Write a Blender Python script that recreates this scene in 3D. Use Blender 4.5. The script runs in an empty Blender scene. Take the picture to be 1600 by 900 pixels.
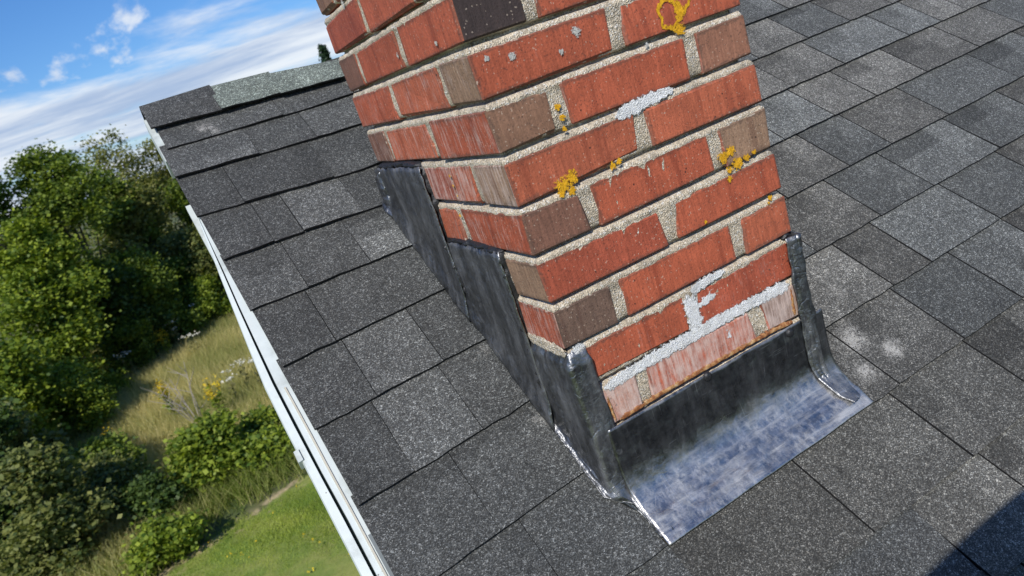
import bpy, bmesh, math, random
import numpy as np
from mathutils import Vector, Matrix, noise as mnoise

random.seed(7)
RNG = np.random.default_rng(7)
scene = bpy.context.scene
col = scene.collection

# ------------------------------------------------------------------ camera
CAM = Vector((-0.36723, -0.82566, 0.51098))
RIGHT = Vector((0.84473377, -0.43424141, -0.31282464))
DOWN = Vector((-0.40420556, -0.13455234, -0.90471738))
FWD = Vector((0.35077446, 0.89069078, -0.2891837))
cam_data = bpy.data.cameras.new('camera')
cam = bpy.data.objects.new('camera', cam_data)
col.objects.link(cam)
cm = Matrix.Identity(4)
for i, a in enumerate((RIGHT, -DOWN, -FWD)):
    for j in range(3):
        cm[j][i] = a[j]
cm.translation = CAM
cam.matrix_world = cm
cam_data.sensor_width = 36
cam_data.lens = 1161.25 / 1600 * 36
cam_data.clip_start = 0.02
cam_data.clip_end = 3000
cam_data.dof.use_dof = True
cam_data.dof.focus_distance = 1.15
cam_data.dof.aperture_fstop = 9.0
scene.camera = cam

# ------------------------------------------------------------------ light
SUN_AZ, SUN_EL = math.radians(38.5), math.radians(43.5)   # azimuth the light travels, from +Y towards +X
SUN_STRENGTH = 4.4
SKY_STRENGTH = 0.11
EXPOSURE = 0.0
sun_dir = Vector((math.sin(SUN_AZ) * math.cos(SUN_EL), math.cos(SUN_AZ) * math.cos(SUN_EL), -math.sin(SUN_EL)))
sd = bpy.data.lights.new('sun', 'SUN')
sd.energy = SUN_STRENGTH
sd.angle = math.radians(0.53)
sd.color = (1.0, 0.955, 0.89)
sun = bpy.data.objects.new('sun', sd)
col.objects.link(sun)
sun.rotation_euler = sun_dir.to_track_quat('-Z', 'Y').to_euler()
sun.location = (-3, -4, 6)

world = bpy.data.worlds.new('World')
scene.world = world
world.use_nodes = True


class NT:
    """small helper to write node trees"""
    def __init__(self, tree):
        self.t = tree
        tree.nodes.clear()

    def n(self, kind, **kw):
        nd = self.t.nodes.new(kind)
        for k, v in kw.items():
            if k.startswith('in_'):
                nd.inputs[k[3:].replace('_', ' ')].default_value = v
            else:
                setattr(nd, k, v)
        return nd

    def l(self, a, b):
        self.t.links.new(a, b)

    def val(self, x, sock):
        if isinstance(x, (int, float, tuple, list)):
            sock.default_value = x
        else:
            self.l(x, sock)

    def math(self, op, a, b=0.0, c=None, clamp=False):
        m = self.n('ShaderNodeMath', operation=op, use_clamp=clamp)
        self.val(a, m.inputs[0]); self.val(b, m.inputs[1])
        if c is not None:
            self.val(c, m.inputs[2])
        return m.outputs[0]

    def vmath(self, op, a, b=(0, 0, 0)):
        m = self.n('ShaderNodeVectorMath', operation=op)
        self.val(a, m.inputs[0])
        if op == 'SCALE':
            self.val(b, m.inputs['Scale'])
        else:
            self.val(b, m.inputs[1])
        return m.outputs['Value'] if op in ('LENGTH', 'DISTANCE', 'DOT_PRODUCT') else m.outputs[0]

    def mix(self, f, a, b, blend='MIX'):
        m = self.n('ShaderNodeMix', data_type='RGBA', blend_type=blend)
        self.val(f, m.inputs[0])
        for x, s in ((a, m.inputs[6]), (b, m.inputs[7])):
            if isinstance(x, (tuple, list)) and len(x) == 3:
                x = (*x, 1)
            self.val(x, s)
        return m.outputs[2]

    def ramp(self, f, pts, interp='LINEAR'):
        r = self.n('ShaderNodeValToRGB')
        r.color_ramp.interpolation = interp
        el = r.color_ramp.elements
        while len(el) < len(pts):
            el.new(0.5)
        for e, (p, c) in zip(el, pts):
            e.position = p
            e.color = (c, c, c, 1) if isinstance(c, (int, float)) else (*c, 1)
        self.val(f, r.inputs[0])
        return r.outputs[0]

    def noise(self, vec, scale, detail=3, rough=0.55, dim='3D', color=False):
        nz = self.n('ShaderNodeTexNoise', noise_dimensions=dim)
        if vec is not None:
            self.l(vec, nz.inputs['Vector'])
        nz.inputs['Scale'].default_value = scale
        nz.inputs['Detail'].default_value = detail
        nz.inputs['Roughness'].default_value = rough
        return nz.outputs['Color' if color else 'Fac']

    def voro(self, vec, scale, out='Color', feature='F1'):
        v = self.n('ShaderNodeTexVoronoi', feature=feature)
        self.l(vec, v.inputs['Vector'])
        v.inputs['Scale'].default_value = scale
        return v.outputs[out]

    def smooth(self, x, a, b):
        m = self.n('ShaderNodeMapRange', interpolation_type='SMOOTHSTEP')
        self.val(x, m.inputs[0])
        m.inputs[1].default_value = a; m.inputs[2].default_value = b
        return m.outputs[0]

    def mapping(self, vec, scale=(1, 1, 1), loc=(0, 0, 0), rot=(0, 0, 0)):
        m = self.n('ShaderNodeMapping')
        self.l(vec, m.inputs[0])
        m.inputs['Location'].default_value = loc
        m.inputs['Rotation'].default_value = rot
        m.inputs['Scale'].default_value = scale
        return m.outputs[0]


# world: clear-sky model with a broken layer of high cloud all round
w = NT(world.node_tree)
sky = w.n('ShaderNodeTexSky', sky_type='NISHITA', sun_disc=False)
sky.sun_elevation = SUN_EL
sky.sun_rotation = math.atan2(-sun_dir.x, -sun_dir.y) % (2 * math.pi)
sky.altitude = 50
sky.air_density = 1.0
sky.dust_density = 0.3
sky.ozone_density = 2.5
tc = w.n('ShaderNodeTexCoord')
sep = w.n('ShaderNodeSeparateXYZ')
w.l(tc.outputs['Generated'], sep.inputs[0])
up = w.math('MAXIMUM', sep.outputs[2], 0.0)
den = w.math('ADD', up, 0.055)
px = w.math('DIVIDE', sep.outputs[0], den)
py = w.math('DIVIDE', sep.outputs[1], den)
cmb = w.n('ShaderNodeCombineXYZ')
w.l(px, cmb.inputs[0]); w.l(py, cmb.inputs[1])
warp = w.noise(w.mapping(cmb.outputs[0], (0.25, 0.35, 1)), 1.0, 2, color=True)
cl = w.vmath('ADD', cmb.outputs[0], w.vmath('SCALE', warp, 1.6))
streak = w.noise(w.mapping(cl, (0.20, 0.27, 1), (3.3, 1.2, 0), (0, 0, math.radians(12))), 1.0, 8, 0.58)
fine = w.noise(w.mapping(cl, (0.9, 0.7, 1), (1.0, 7.0, 0), (0, 0, math.radians(12))), 1.0, 6, 0.6)
cov = w.math('ADD', w.math('MULTIPLY', streak, 0.52), w.math('MULTIPLY', fine, 0.48))
# the layer thins out overhead: distant layers overlap towards the horizon
thr = w.smooth(up, 0.08, 0.20)
cloud = w.smooth(w.math('SUBTRACT', cov, w.math('MULTIPLY', thr, 0.22)), 0.37, 0.52)
# puffs in the upper air
puffn = w.noise(w.mapping(cmb.outputs[0], (2.4, 0.62, 1), (5.1, 2.4, 0)), 1.0, 6, 0.58)
puff = w.math('MULTIPLY', w.smooth(puffn, 0.585, 0.70), 0.8)
cloud = w.math('MAXIMUM', w.math('MULTIPLY', cloud, 0.92), puff)
shade = w.noise(w.mapping(cl, (0.45, 0.8, 1), (9, 4, 0)), 1.0, 7, 0.62)
skyc = w.n('ShaderNodeHueSaturation')
skyc.inputs['Saturation'].default_value = 1.18
skyc.inputs['Value'].default_value = 1.0
w.l(sky.outputs[0], skyc.inputs['Color'])
cloudc = w.mix(w.smooth(shade, 0.35, 0.65), (3.7, 4.7, 6.6), (7.9, 8.3, 8.8))
mixc = w.mix(cloud, w.vmath('MULTIPLY', skyc.outputs[0], (0.60, 0.83, 1.14)), cloudc)
bg = w.n('ShaderNodeBackground')
bg.inputs['Strength'].default_value = SKY_STRENGTH
w.l(mixc, bg.inputs['Color'])
wo = w.n('ShaderNodeOutputWorld')
w.l(bg.outputs[0], wo.inputs['Surface'])

scene.view_settings.view_transform = 'Standard'
scene.view_settings.look = 'None'
scene.view_settings.gamma = 1.0
scene.view_settings.exposure = EXPOSURE
scene.view_settings.use_curve_mapping = False
scene.render.engine = 'CYCLES'
scene.cycles.max_bounces = 6

# ------------------------------------------------------------------ helpers
def tag(o, label=None, cat=None, group=None, kind=None):
    if label: o['label'] = label
    if cat: o['category'] = cat
    if group: o['group'] = group
    if kind: o['kind'] = kind
    return o


BASE = {}


def empty(name, loc, label, cat, group=None):
    o = bpy.data.objects.new(name, None)
    o.location = loc
    o.empty_display_size = 0.1
    col.objects.link(o)
    BASE[o.name] = Vector(loc)
    return tag(o, label, cat, group)


def mesh_np(name, verts, faces, smooth=False):
    me = bpy.data.meshes.new(name)
    me.from_pydata([tuple(v) for v in verts], [], [tuple(f) for f in faces])
    me.update()
    if smooth:
        me.shade_smooth()
    return me


def quads_mesh(name, V, k=4):
    """V: (n, k, 3) array of separate polygons"""
    n = len(V)
    me = bpy.data.meshes.new(name)
    me.vertices.add(n * k)
    me.vertices.foreach_set('co', np.ascontiguousarray(V, dtype=np.float32).reshape(-1))
    me.loops.add(n * k)
    me.loops.foreach_set('vertex_index', np.arange(n * k, dtype=np.int32))
    me.polygons.add(n)
    me.polygons.foreach_set('loop_start', np.arange(0, n * k, k, dtype=np.int32))
    me.update(calc_edges=True)
    return me


def obj(name, me, mats, parent=None, world=None, label=None):
    """link a mesh whose vertices are world coordinates (or local to `world` matrix) under parent"""
    o = bpy.data.objects.new(name, me)
    if not isinstance(mats, (list, tuple)):
        mats = [mats]
    if not me.materials:
        for m in mats:
            me.materials.append(m)
    col.objects.link(o)
    W = world if world is not None else Matrix.Identity(4)
    BASE[o.name] = W.translation.copy() if world is None else None
    if parent is not None:
        o.parent = parent
        pb = WORLD(parent)
        o.matrix_basis = pb.inverted() @ W
    else:
        o.matrix_basis = W
    if label:
        o['label'] = label
    return o


def WORLD(o):
    m = o.matrix_basis.copy() if o.type != 'EMPTY' else Matrix.Translation(o.location)
    if o.parent is not None:
        return WORLD(o.parent) @ m
    return m


def mat(name):
    m = bpy.data.materials.new(name)
    m.use_nodes = True
    t = NT(m.node_tree)
    p = t.n('ShaderNodeBsdfPrincipled')
    o = t.n('ShaderNodeOutputMaterial')
    t.l(p.outputs[0], o.inputs['Surface'])
    return m, t, p, o


def bump(t, p, h, strength=0.5, dist=0.001):
    b = t.n('ShaderNodeBump')
    b.inputs['Strength'].default_value = strength
    b.inputs['Distance'].default_value = dist
    t.l(h, b.inputs['Height'])
    t.l(b.outputs[0], p.inputs['Normal'])
    return b


def nz(x, y, z, s=1.0):
    return mnoise.noise(Vector((x * s, y * s, z * s)))


def fbm(x, y, z, s=1.0, o=4):
    return mnoise.fractal(Vector((x * s, y * s, z * s)), 1.0, 2.0, o)


# ------------------------------------------------------------------ roof frame
TH, PSI, Z0 = 0.64959, 0.01886, -0.10176
EX = Vector((math.cos(PSI), math.sin(PSI), 0))
EY = Vector((-math.sin(PSI), math.cos(PSI), 0))
SL = EY * math.cos(TH) + Vector((0, 0, math.sin(TH)))
NN = EX.cross(SL)
OO = Vector((0, 0, Z0))
ROOF_M = Matrix.Identity(4)
for i, a in enumerate((EX, SL, NN)):
    for j in range(3):
        ROOF_M[j][i] = a[j]
ROOF_M.translation = OO


def RP(x, s, n=0.0):
    return OO + EX * x + SL * s + NN * n


def roof_z(x, y):
    """height of the roof plane above a world (x, y)"""
    return OO.z - (NN.x * x + NN.y * y) / NN.z


GROUND = -4.4

# ------------------------------------------------------------------ materials
def attr(t, name, out='Fac'):
    a = t.n('ShaderNodeAttribute', attribute_type='OBJECT', attribute_name='["%s"]' % name)
    return a.outputs[out]


# asphalt shingle: mineral granules, printed shade patches, soot, mortar dust
def make_shingle_mat():
    m, t, p, o = mat('asphalt_shingle')
    tcn = t.n('ShaderNodeTexCoord')
    inf = t.n('ShaderNodeObjectInfo')
    ofs = t.vmath('SCALE', inf.outputs['Location'], 7.31)
    P0 = tcn.outputs['Object']
    P = t.vmath('ADD', P0, ofs)
    cell = t.voro(P, 690, 'Color')
    sepc = t.n('ShaderNodeSeparateColor'); t.l(cell, sepc.inputs[0])
    clump = t.noise(P, 150, 3, 0.6)
    g0 = t.math('ADD', t.math('MULTIPLY', sepc.outputs[0], 0.74), t.math('MULTIPLY', clump, 0.50))
    gran = t.ramp(g0, [(0.0, 0.027), (0.36, 0.037), (0.60, 0.062), (0.80, 0.102), (0.93, 0.168), (1.0, 0.30)])
    # patches: ragged rectangles printed on each tab
    wob = t.noise(P, 260, 2, 0.6, color=True)
    Pw = t.vmath('ADD', P0, t.vmath('SCALE', t.vmath('SUBTRACT', wob, (0.5, 0.5, 0.5)), 0.016))
    sp = t.n('ShaderNodeSeparateXYZ'); t.l(Pw, sp.inputs[0])

    def rect(pre):
        a = t.math('GREATER_THAN', sp.outputs[0], attr(t, pre + 'x0'))
        b = t.math('LESS_THAN', sp.outputs[0], attr(t, pre + 'x1'))
        c = t.math('GREATER_THAN', sp.outputs[1], attr(t, pre + 'y0'))
        d = t.math('LESS_THAN', sp.outputs[1], attr(t, pre + 'y1'))
        return t.math('MULTIPLY', t.math('MULTIPLY', a, b), t.math('MULTIPLY', c, d))
    tone = attr(t, 'tone')
    tone = t.math('MULTIPLY', tone, t.math('ADD', 1.0, t.math('MULTIPLY', rect('p'), t.math('SUBTRACT', attr(t, 'pt'), 1.0))))
    tone = t.math('MULTIPLY', tone, t.math('ADD', 1.0, t.math('MULTIPLY', rect('q'), t.math('SUBTRACT', attr(t, 'qt'), 1.0))))
    blot = t.noise(P, 14, 4, 0.6)
    tone = t.math('MULTIPLY', tone, t.math('ADD', 0.62, t.math('MULTIPLY', blot, 0.76)))
    # granule loss and run-off streaks down the slope
    run = t.noise(t.mapping(P, (1.0, 0.16, 1.0)), 55, 5, 0.65)
    tone = t.math('MULTIPLY', tone, t.math('ADD', 0.72, t.math('MULTIPLY', run, 0.56)))
    bald = t.smooth(t.noise(P, 42, 6, 0.72), 0.60, 0.70)
    tone = t.math('MULTIPLY', tone, t.math('SUBTRACT', 1.0, t.math('MULTIPLY', bald, 0.42)))
    c1 = t.mix(1.0, gran, t.ramp(sepc.outputs[1], [(0, (0.97, 1.01, 0.985)), (1, (1.03, 1.01, 0.92))]), 'MULTIPLY')
    tint = attr(t, 'tint', 'Vector')
    c2 = t.vmath('MULTIPLY', c1, tint)
    c3 = t.vmath('SCALE', c2, tone)
    # mortar dust swept over the tabs beside the stack
    geo = t.n('ShaderNodeNewGeometry')
    dust = None
    for (x, s, r, k) in DUST:
        dd = t.vmath('DISTANCE', geo.outputs['Position'], tuple(RP(x, s)))
        f = t.math('MULTIPLY', t.math('SUBTRACT', 1.0, t.math('DIVIDE', dd, r), clamp=True), k)
        dust = f if dust is None else t.math('MAXIMUM', dust, f)
    dn = t.noise(geo.outputs['Position'], 85, 6, 0.75)
    dn2 = t.noise(geo.outputs['Position'], 420, 2, 0.7)
    dmask = t.smooth(t.math('ADD', dust, t.math('ADD', t.math('MULTIPLY', dn, 0.9), t.math('MULTIPLY', dn2, 0.6))), 1.10, 1.55)
    dmask = t.math('MULTIPLY', dmask, t.smooth(dust, 0.0, 0.25))
    dmask = t.math('MULTIPLY', dmask, t.smooth(t.math('ADD', sepc.outputs[2], t.math('MULTIPLY', dmask, 0.35)), 0.30, 0.62))
    c4 = t.mix(t.math('MULTIPLY', dmask, 0.75), c3, (0.56, 0.54, 0.49))
    t.l(c4, p.inputs['Base Color'])
    p.inputs['Roughness'].default_value = 0.82
    p.inputs['Specular IOR Level'].default_value = 0.35
    h = t.math('ADD', t.voro(P, 690, 'Distance'), t.math('MULTIPLY', sepc.outputs[0], 0.6))
    bump(t, p, h, 0.75, 0.0016)
    return m


DUST = [(0.53, 0.0, 0.13, 0.42), (0.60, 0.06, 0.10, 0.36), (0.48, -0.02, 0.09, 0.40), (0.505, 0.005, 0.075, 0.75), (0.545, -0.045, 0.05, 0.8), (0.47, -0.05, 0.06, 0.7), (0.56, 0.09, 0.07, 0.55),
        (0.68, 0.09, 0.06, 0.5), (0.52, 0.04, 0.05, 0.6), (-0.012, 0.16, 0.05, 0.6), (-0.012, 0.22, 0.045, 0.45),
        (-0.02, 0.31, 0.05, 0.5), (-0.02, 0.40, 0.05, 0.4), (-0.02, 0.10, 0.04, 0.35), (-0.03, 0.60, 0.05, 0.4),
        (-0.215, 1.10, 0.05, 0.7), (-0.20, 1.075, 0.03, 0.7), (-0.225, 1.15, 0.03, 0.6), (-0.17, 1.16, 0.03, 0.45),
        (0.40, -0.16, 0.06, 0.25)]
M_SHINGLE = make_shingle_mat()

m, t, p, o = mat('asphalt_edge')
p.inputs['Base Color'].default_value = (0.008, 0.008, 0.009, 1)
p.inputs['Roughness'].default_value = 0.9
M_EDGE = m


def make_brick_mat():
    m, t, p, o = mat('fired_brick')
    a = t.n('ShaderNodeAttribute', attribute_name='Col')
    e = t.n('ShaderNodeAttribute', attribute_name='Eff')
    tcn = t.n('ShaderNodeTexCoord')
    inf = t.n('ShaderNodeObjectInfo')
    P = t.vmath('ADD', tcn.outputs['Object'], t.vmath('SCALE', inf.outputs['Location'], 5.77))
    big = t.noise(P, 28, 4, 0.6)
    fineN = t.noise(P, 330, 4, 0.7)
    drag = t.noise(t.mapping(P, (1, 1, 0.09)), 260, 3, 0.6)
    bandn = t.noise(t.mapping(P, (1, 1, 0.05)), 42, 2, 0.5)
    k = t.math('MULTIPLY', t.math('ADD', 0.58, t.math('MULTIPLY', big, 0.80)), t.math('ADD', 0.52, t.math('MULTIPLY', fineN, 0.96)))
    k = t.math('MULTIPLY', k, t.math('ADD', 0.55, t.math('MULTIPLY', drag, 0.92)))
    c = t.vmath('SCALE', a.outputs['Color'], k)
    # darker fire-flashed bars across the face
    c = t.mix(t.math('MULTIPLY', t.smooth(bandn, 0.57, 0.66), 0.5), c, t.vmath('MULTIPLY', a.outputs['Color'], (0.55, 0.45, 0.45)))
    # dark soot blotches
    soot = t.noise(P, 75, 5, 0.65)
    c = t.mix(t.math('MULTIPLY', t.smooth(soot, 0.60, 0.76), 0.38), c, (0.07, 0.04, 0.03))
    # mortar dragged over the edges, grime in the corners of the face
    sx = t.n('ShaderNodeSeparateXYZ'); t.l(tcn.outputs['Object'], sx.inputs[0])
    ax = t.math('SUBTRACT', attr(t, 'hx'), t.math('ABSOLUTE', sx.outputs[0]))
    ay = t.math('SUBTRACT', attr(t, 'hy'), t.math('ABSOLUTE', sx.outputs[1]))
    az = t.math('SUBTRACT', attr(t, 'hz'), t.math('ABSOLUTE', sx.outputs[2]))
    mid_ = t.math('MAXIMUM', t.math('MINIMUM', ax, ay), t.math('MINIMUM', t.math('MAXIMUM', ax, ay), az))
    en = t.noise(P, 130, 5, 0.75)
    en2 = t.noise(P, 38, 4, 0.7)
    gr = t.smooth(t.math('SUBTRACT', mid_, t.math('MULTIPLY', t.math('SUBTRACT', en, 0.42), 0.022)), 0.0045, 0.0)
    c = t.mix(t.math('MULTIPLY', gr, 0.55), c, (0.085, 0.055, 0.04))
    mo = t.smooth(t.math('SUBTRACT', mid_, t.math('MULTIPLY', t.math('SUBTRACT', en2, 0.60), 0.026)), 0.0012, 0.0002)
    c = t.mix(t.math('MULTIPLY', mo, 0.6), c, (0.50, 0.43, 0.34))
    # sand grains
    sand = t.voro(P, 620, 'Color')
    ss = t.n('ShaderNodeSeparateColor'); t.l(sand, ss.inputs[0])
    c = t.mix(t.math('MULTIPLY', t.math('GREATER_THAN', ss.outputs[0], 0.985), 0.4), c, (0.62, 0.50, 0.38))
    c = t.mix(t.math('MULTIPLY', t.math('LESS_THAN', ss.outputs[1], 0.05), 0.45), c, (0.05, 0.03, 0.025))
    # pin holes
    pit = t.voro(P, 95, 'Distance')
    pr = t.noise(P, 23, 2)
    pitm = t.math('MULTIPLY', t.math('LESS_THAN', pit, 0.13), t.math('GREATER_THAN', pr, 0.60))
    c = t.mix(t.math('MULTIPLY', pitm, 0.8), c, (0.04, 0.022, 0.018))
    # lime bloom washed down the face
    es = t.n('ShaderNodeSeparateColor'); t.l(e.outputs['Color'], es.inputs[0])
    lime = t.noise(t.mapping(P, (1, 1, 0.10)), 190, 4, 0.75)
    limeb = t.noise(P, 40, 4, 0.6)
    lm = t.smooth(t.math('ADD', t.math('ADD', t.math('MULTIPLY', lime, 0.85), t.math('MULTIPLY', limeb, 0.4)), t.math('MULTIPLY', es.outputs[0], 0.62)), 0.80, 1.18)
    c = t.mix(t.math('MULTIPLY', lm, 0.8), c, (0.66, 0.52, 0.45))
    spl = t.voro(P, 150, 'Distance')
    splm = t.math('MULTIPLY', t.math('LESS_THAN', spl, 0.12), t.math('GREATER_THAN', t.noise(P, 31, 1), 0.79))
    c = t.mix(t.math('MULTIPLY', splm, 0.6), c, (0.68, 0.64, 0.56))
    t.l(c, p.inputs['Base Color'])
    p.inputs['Roughness'].default_value = 0.72
    p.inputs['Specular IOR Level'].default_value = 0.35
    h = t.math('ADD', t.math('MULTIPLY', fineN, 0.7), t.math('MULTIPLY', drag, 0.5))
    h = t.math('SUBTRACT', h, t.math('MULTIPLY', pitm, 1.2))
    bump(t, p, h, 0.8, 0.0016)
    return m


M_BRICK = make_brick_mat()


def make_mortar_mat(name, base, dark=0.35, white=0.1, sc=520, dirt=0.45):
    m, t, p, o = mat(name)
    tcn = t.n('ShaderNodeTexCoord')
    P = tcn.outputs['Object']
    sand = t.voro(P, sc, 'Color')
    ss = t.n('ShaderNodeSeparateColor'); t.l(sand, ss.inputs[0])
    big = t.noise(P, 35, 4, 0.65)
    k = t.math('ADD', 0.45, t.math('MULTIPLY', big, 1.05))
    c = t.vmath('SCALE', tuple(base), k)
    c = t.mix(t.math('MULTIPLY', t.math('LESS_THAN', ss.outputs[0], dark), 0.55), c, tuple(x * 0.36 for x in base))
    c = t.mix(t.math('MULTIPLY', t.math('GREATER_THAN', ss.outputs[1], 1 - white), 0.7), c, (0.80, 0.78, 0.72))
    grime = t.noise(P, 14, 5, 0.6)
    c = t.mix(t.math('MULTIPLY', t.smooth(grime, 0.50, 0.72), dirt), c, (0.20, 0.18, 0.14))
    t.l(c, p.inputs['Base Color'])
    p.inputs['Roughness'].default_value = 0.92
    p.inputs['Specular IOR Level'].default_value = 0.2
    h = t.math('ADD', t.voro(P, sc, 'Distance'), t.math('MULTIPLY', t.noise(P, 160, 4, 0.7), 1.2))
    bump(t, p, h, 0.9, 0.0022)
    return m


M_MORTAR = make_mortar_mat('sandy_mortar', (0.66, 0.56, 0.415), 0.33, 0.12)
M_REPAIR = make_mortar_mat('white_repair_mortar', (0.90, 0.90, 0.88), 0.04, 0.2, 700, 0.12)


def ragged(m, sc=150, amp=2.0, lo=0.20, hi=0.34):
    t = NT.__new__(NT); t.t = m.node_tree
    out = [n for n in m.node_tree.nodes if n.type == 'OUTPUT_MATERIAL'][0]
    p = [n for n in m.node_tree.nodes if n.type == 'BSDF_PRINCIPLED'][0]
    a = t.n('ShaderNodeAttribute', attribute_name='cov')
    tcn = t.n('ShaderNodeTexCoord')
    n1 = t.noise(tcn.outputs['Object'], sc, 6, 0.75)
    k = t.smooth(t.math('ADD', a.outputs['Fac'], t.math('MULTIPLY', t.math('SUBTRACT', n1, 0.5), amp)), lo, hi)
    tr = t.n('ShaderNodeBsdfTransparent')
    ms = t.n('ShaderNodeMixShader')
    t.l(k, ms.inputs[0]); t.l(tr.outputs[0], ms.inputs[1]); t.l(p.outputs[0], ms.inputs[2])
    t.l(ms.outputs[0], out.inputs['Surface'])


ragged(M_REPAIR)


def make_lead(name, base, rough, film, reflect_dark=None):
    m, t, p, o = mat(name)
    tcn = t.n('ShaderNodeTexCoord')
    P = tcn.outputs['Object']
    big = t.noise(P, 16, 5, 0.65)
    mid = t.noise(P, 70, 5, 0.7)
    scr = t.noise(t.mapping(P, (1.0, 0.06, 0.06), rot=(0.3, 0.2, 0.6)), 230, 2, 0.6)
    scr2 = t.noise(t.mapping(P, (0.05, 1.0, 1.0), rot=(0.1, -0.2, 0.9)), 260, 2, 0.6)
    sm = t.math('MAXIMUM', t.smooth(scr, 0.64, 0.72), t.smooth(scr2, 0.65, 0.73))
    sm = t.math('MULTIPLY', sm, t.smooth(big, 0.42, 0.6))
    c = t.mix(t.smooth(mid, 0.3, 0.72), tuple(x * 0.62 for x in base), base)
    if reflect_dark:
        # reflection painted into the base colour: dark on the upstand, bright on the foot
        pa = t.n('ShaderNodeAttribute', attribute_name='painted_sheen')
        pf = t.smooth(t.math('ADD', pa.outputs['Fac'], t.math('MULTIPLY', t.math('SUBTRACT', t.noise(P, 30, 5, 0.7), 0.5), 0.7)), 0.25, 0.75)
        c = t.mix(pf, t.mix(t.smooth(mid, 0.3, 0.72), tuple(v * 0.6 for v in reflect_dark), reflect_dark), c)
    c = t.mix(t.math('MULTIPLY', sm, 0.4), c, (0.80, 0.80, 0.80))
    # chalky oxide rubbed in blotches
    wipe = t.noise(t.mapping(P, (0.08, 1.0, 1.0), rot=(0, 0, -0.65)), 120, 6, 0.7)
    wipe2 = t.noise(t.mapping(P, (1.0, 0.10, 1.0), rot=(0, 0, 0.3)), 105, 6, 0.7)
    wp = t.math('MAXIMUM', wipe, wipe2)
    ox = t.math('MULTIPLY', t.smooth(t.math('ADD', t.math('MULTIPLY', big, 0.45), t.math('MULTIPLY', wp, 0.65)), 0.46, 0.80), film)
    gn = t.n('ShaderNodeNewGeometry')
    gs = t.n('ShaderNodeSeparateXYZ'); t.l(gn.outputs['Normal'], gs.inputs[0])
    vert = t.noise(t.mapping(P, (1.0, 1.0, 0.25), rot=(0.25, 0.1, 0)), 34, 6, 0.7)
    ox = t.math('ADD', t.math('MULTIPLY', ox, t.smooth(gs.outputs[2], 0.05, 0.75)), t.math('MULTIPLY', t.smooth(vert, 0.42, 0.72), 0.06 if reflect_dark else 0.16))
    t.l(c, p.inputs['Base Color'])
    p.inputs['Metallic'].default_value = 1.0
    rr = t.math('ADD', rough, t.math('MULTIPLY', t.math('SUBTRACT', mid, 0.5), 0.35))
    t.l(rr, p.inputs['Roughness'])
    # hammer marks and creases
    cr = t.math('ABSOLUTE', t.math('SUBTRACT', t.noise(P, 26, 2, 0.5), 0.5))
    cr2 = t.math('ABSOLUTE', t.math('SUBTRACT', t.noise(P, 64, 2, 0.5), 0.5))
    crs = t.math('ADD', t.smooth(cr, 0.0, 0.05), t.math('MULTIPLY', t.smooth(cr2, 0.0, 0.05), 0.5))
    dent = t.math('MULTIPLY', t.voro(P, 62, 'Distance', 'SMOOTH_F1'), 1.6)
    h = t.math('ADD', t.math('MULTIPLY', big, 4.0), t.math('ADD', t.math('MULTIPLY', mid, 1.2), t.math('MULTIPLY', sm, 0.3)))
    h = t.math('ADD', h, t.math('ADD', t.math('MULTIPLY', crs, 0.55), dent))
    b = bump(t, p, h, 0.15 if reflect_dark else 0.36, 0.0026)
    d = t.n('ShaderNodeBsdfDiffuse')
    d.inputs['Color'].default_value = (0.47, 0.475, 0.48, 1)
    t.l(b.outputs[0], d.inputs['Normal'])
    ms = t.n('ShaderNodeMixShader')
    t.l(ox, ms.inputs[0]); t.l(p.outputs[0], ms.inputs[1]); t.l(d.outputs[0], ms.inputs[2])
    t.l(ms.outputs[0], o.inputs['Surface'])
    return m


M_LEAD = make_lead('weathered_lead', (0.27, 0.275, 0.28), 0.40, 0.25)
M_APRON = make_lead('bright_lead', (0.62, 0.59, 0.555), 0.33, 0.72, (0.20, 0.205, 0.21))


def simple(name, color, rough=0.7, spec=0.4, var=0.25, scale=60, bmp=0.3, dist=0.001, metallic=0.0):
    m, t, p, o = mat(name)
    tcn = t.n('ShaderNodeTexCoord')
    nse = t.noise(tcn.outputs['Object'], scale, 5, 0.65)
    k = t.math('ADD', 1 - var, t.math('MULTIPLY', nse, 2 * var))
    t.l(t.vmath('SCALE', tuple(color), k), p.inputs['Base Color'])
    p.inputs['Roughness'].default_value = rough
    p.inputs['Specular IOR Level'].default_value = spec
    p.inputs['Metallic'].default_value = metallic
    bump(t, p, nse, bmp, dist)
    return m


M_SEALANT = simple('black_sealant', (0.018, 0.018, 0.019), 0.42, 0.5, 0.3, 120, 0.6, 0.003)
def make_trim():
    m, t, p, o = mat('white_painted_trim')
    geo = t.n('ShaderNodeNewGeometry')
    P = geo.outputs['Position']
    a = t.noise(P, 40, 5, 0.65)
    g = t.noise(P, 7, 6, 0.7)
    c = t.vmath('SCALE', (0.56, 0.61, 0.59), t.math('ADD', 0.86, t.math('MULTIPLY', a, 0.28)))
    c = t.mix(t.math('MULTIPLY', t.smooth(g, 0.48, 0.68), 0.55), c, (0.25, 0.27, 0.24))
    sp = t.math('LESS_THAN', t.voro(P, 130, 'Distance'), 0.16)
    c = t.mix(t.math('MULTIPLY', sp, t.math('GREATER_THAN', t.noise(P, 40, 1), 0.70)), c, (0.2, 0.2, 0.18))
    t.l(c, p.inputs['Base Color'])
    p.inputs['Roughness'].default_value = 0.5
    bump(t, p, a, 0.2, 0.001)
    return m


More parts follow.
